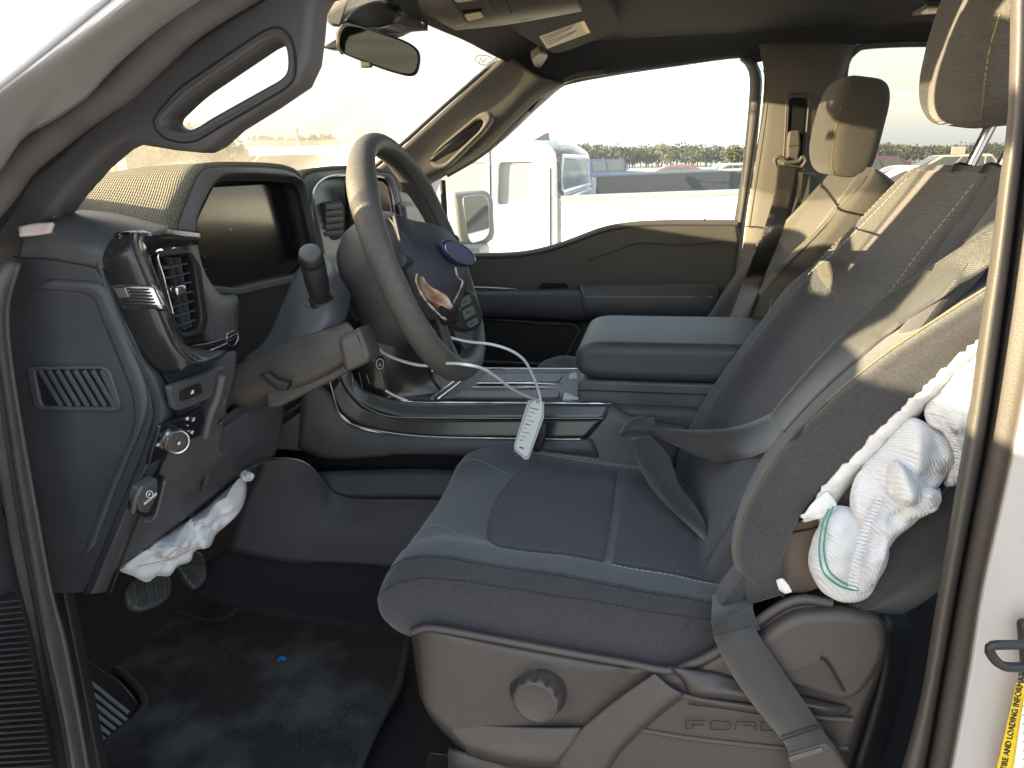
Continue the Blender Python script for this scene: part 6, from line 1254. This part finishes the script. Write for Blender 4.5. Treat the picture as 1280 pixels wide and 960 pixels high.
# buckle stalk at the inboard side
bks=thing('belt_buckle','small pale-tipped belt buckle stalk between the cushion and backrest','belt buckle',P(890,640,1.36))
plate('buckle_body',[[P(x,y,1.33) for x,y in rnd([(878,634),(898,626),(906,636),(918,664),(900,672),(884,646)],3)]],(0,-1,.2),.03,.006,M_black,bks)
plate('buckle_tip',[[P(x,y,1.325) for x,y in rnd([(880,628),(893,622),(897,628),(883,635)],1.5)]],(0,-1,.2),.02,.003,mat('buckle_tip_grey',(.16,.16,.16),.5),bks)
# far seat belt
fb_=thing('far_seat_belt','far seat belt hanging from a D-ring on the taupe door pillar','seat belt',P(985,200,2.35))
fb_.name='seat_belt'
M_belt2=mat('belt_webbing_taupe',(.050,.040,.028),.6,bump=[('wd',170,.4)],var=.5,varscale=260)
DR_keep=DR; DR=drape_fn([bk2]+[c for c in bk2.children if 'panel' in c.name],.014)
draped_ribbon('shoulder_webbing',[(972,206),(968,240),(957,280),(938,330),(917,385),(900,430)],[(998,208),(990,246),(978,290),(958,340),(938,390),(922,430)],M_belt2,fb_,free=lambda q:q.y<282,Yf=2.33,its=120)
ribbon('rear_webbing',[(998,208,2.345),(996,240,2.35),(982,290,2.355),(972,312,2.36)],[(988,208,2.345),(980,240,2.35),(970,280,2.355),(960,306,2.36)],M_belt2,fb_)
plate('belt_guide',[[P(x,y,2.335) for x,y in rnd([(986,164),(1000,162),(1001,182),(998,202),(984,203),(984,182)],4)]],(0,-1,0),.022,.006,M_pfar,fb_)
plate('guide_foot',[[P(x,y,2.334) for x,y in rnd([(984,198),(1000,197),(1003,207),(980,208)],3)]],(0,-1,0),.016,.004,M_pfar,fb_)
tube('d_ring',[P(x,y,2.325) for x,y in rnd([(970,208),(968,198),(976,196),(984,203),(1000,202),(1003,195),(1008,200),(1002,210)],3)],.0055,M_pfar,fb_,closed=True,n=50,k=8)
tube('guide_line',[P(986,183,2.323),P(1000,182,2.323)],.001,M_seam,fb_,n=2,k=4)
# ================================================================== KEY FOB, TAG AND CABLE TIE
kt=thing('key_tag','white paper tag with black key fob looped on a white plastic cable tie','key tag',P(668,535,1.34))
w_=mat('cable_tie_plastic',(.72,.72,.74),.35,coat=.2)
tube('tie_loop',[(462,424,1.18),(470,434,1.16),(485,444,1.14),(505,452,1.12),(530,457,1.09),(560,454,1.05),(585,456,1.02),(604,461,1.06),(620,471,1.12),(640,486,1.2),(660,496,1.28),(674,500,1.335)],.0029,w_,kt,n=80,k=7,squash=(1,.8))
tube('tie_loop',[(560,421,1.22),(585,427,1.22),(612,430,1.23),(636,437,1.25),(655,450,1.28),(666,470,1.31),(673,488,1.33),(676,502,1.335)],.0031,w_,kt,n=60,k=7,squash=(1,.8))
tube('tie_tail',[(482,488,1.30),(492,494,1.30),(510,501,1.30)],.002,w_,kt,n=10,k=6)
to=[(664,503),(678,505),(677,520),(660,569),(657,571),(645,561),(645,556)]
tn_=Vector((.1,-1,.25)).normalized(); tq=P(662,535,1.325); TP=lambda x,y,d=0:PN(x,y,tq+tn_*d,tn_)
tg=plate('paper_tag',[[TP(x,y) for x,y in rnd(to,2)]],tn_,.0012,.0002,mat('tag_paper',(.68,.68,.66),.6),kt)
plate('tag_sleeve',[[TP(x,y,-.003) for x,y in rnd([(660,500),(680,502),(680,522),(661,574),(656,575),(642,562),(643,554)],2)]],tn_,.001,.0002,mat('clear_sleeve',(.33,.33,.31),.25,coat=.4),kt)
ax_=(TP(664,503)-TP(650,556)).normalized(); bx_=tn_.cross(ax_); bx_=bx_ if bx_.x>0 else -bx_
for k in range(9):
    p=TP(668-k*1.7,511+k*5.0,.001)-bx_*.008; tube('tag_print',[p,p+bx_*(.015-.004*(k%3))],.0007 if k%4 else .0012,M_dull,tg,n=2,k=4)
for k in range(2):
    p=TP(652-k*0,560-k*.5,.001)-bx_*.004; tube('tag_print',[p,p+bx_*.008],.0009,M_black,tg,n=2,k=4)
fbp=superb('key_fob',P(674,546,1.350),(.024,.013,.060),M_black,kt,e=.6,e2=.5,rot=Matrix.Rotation(R(14),3,'Y'))
tube('split_ring',[TP(672+4*math.cos(a),503+5*math.sin(a),-.001) for a in[2*math.pi*i/20 for i in range(20)]],.0009,M_chrome,kt,closed=True,n=None,k=5)
# ================================================================== keep each part where it stands under its thing's Empty
for r_ in ROOTS:
    inv=Matrix.Translation(-Vector(r_.location))
    for c in r_.children:
        c.matrix_parent_inverse=inv
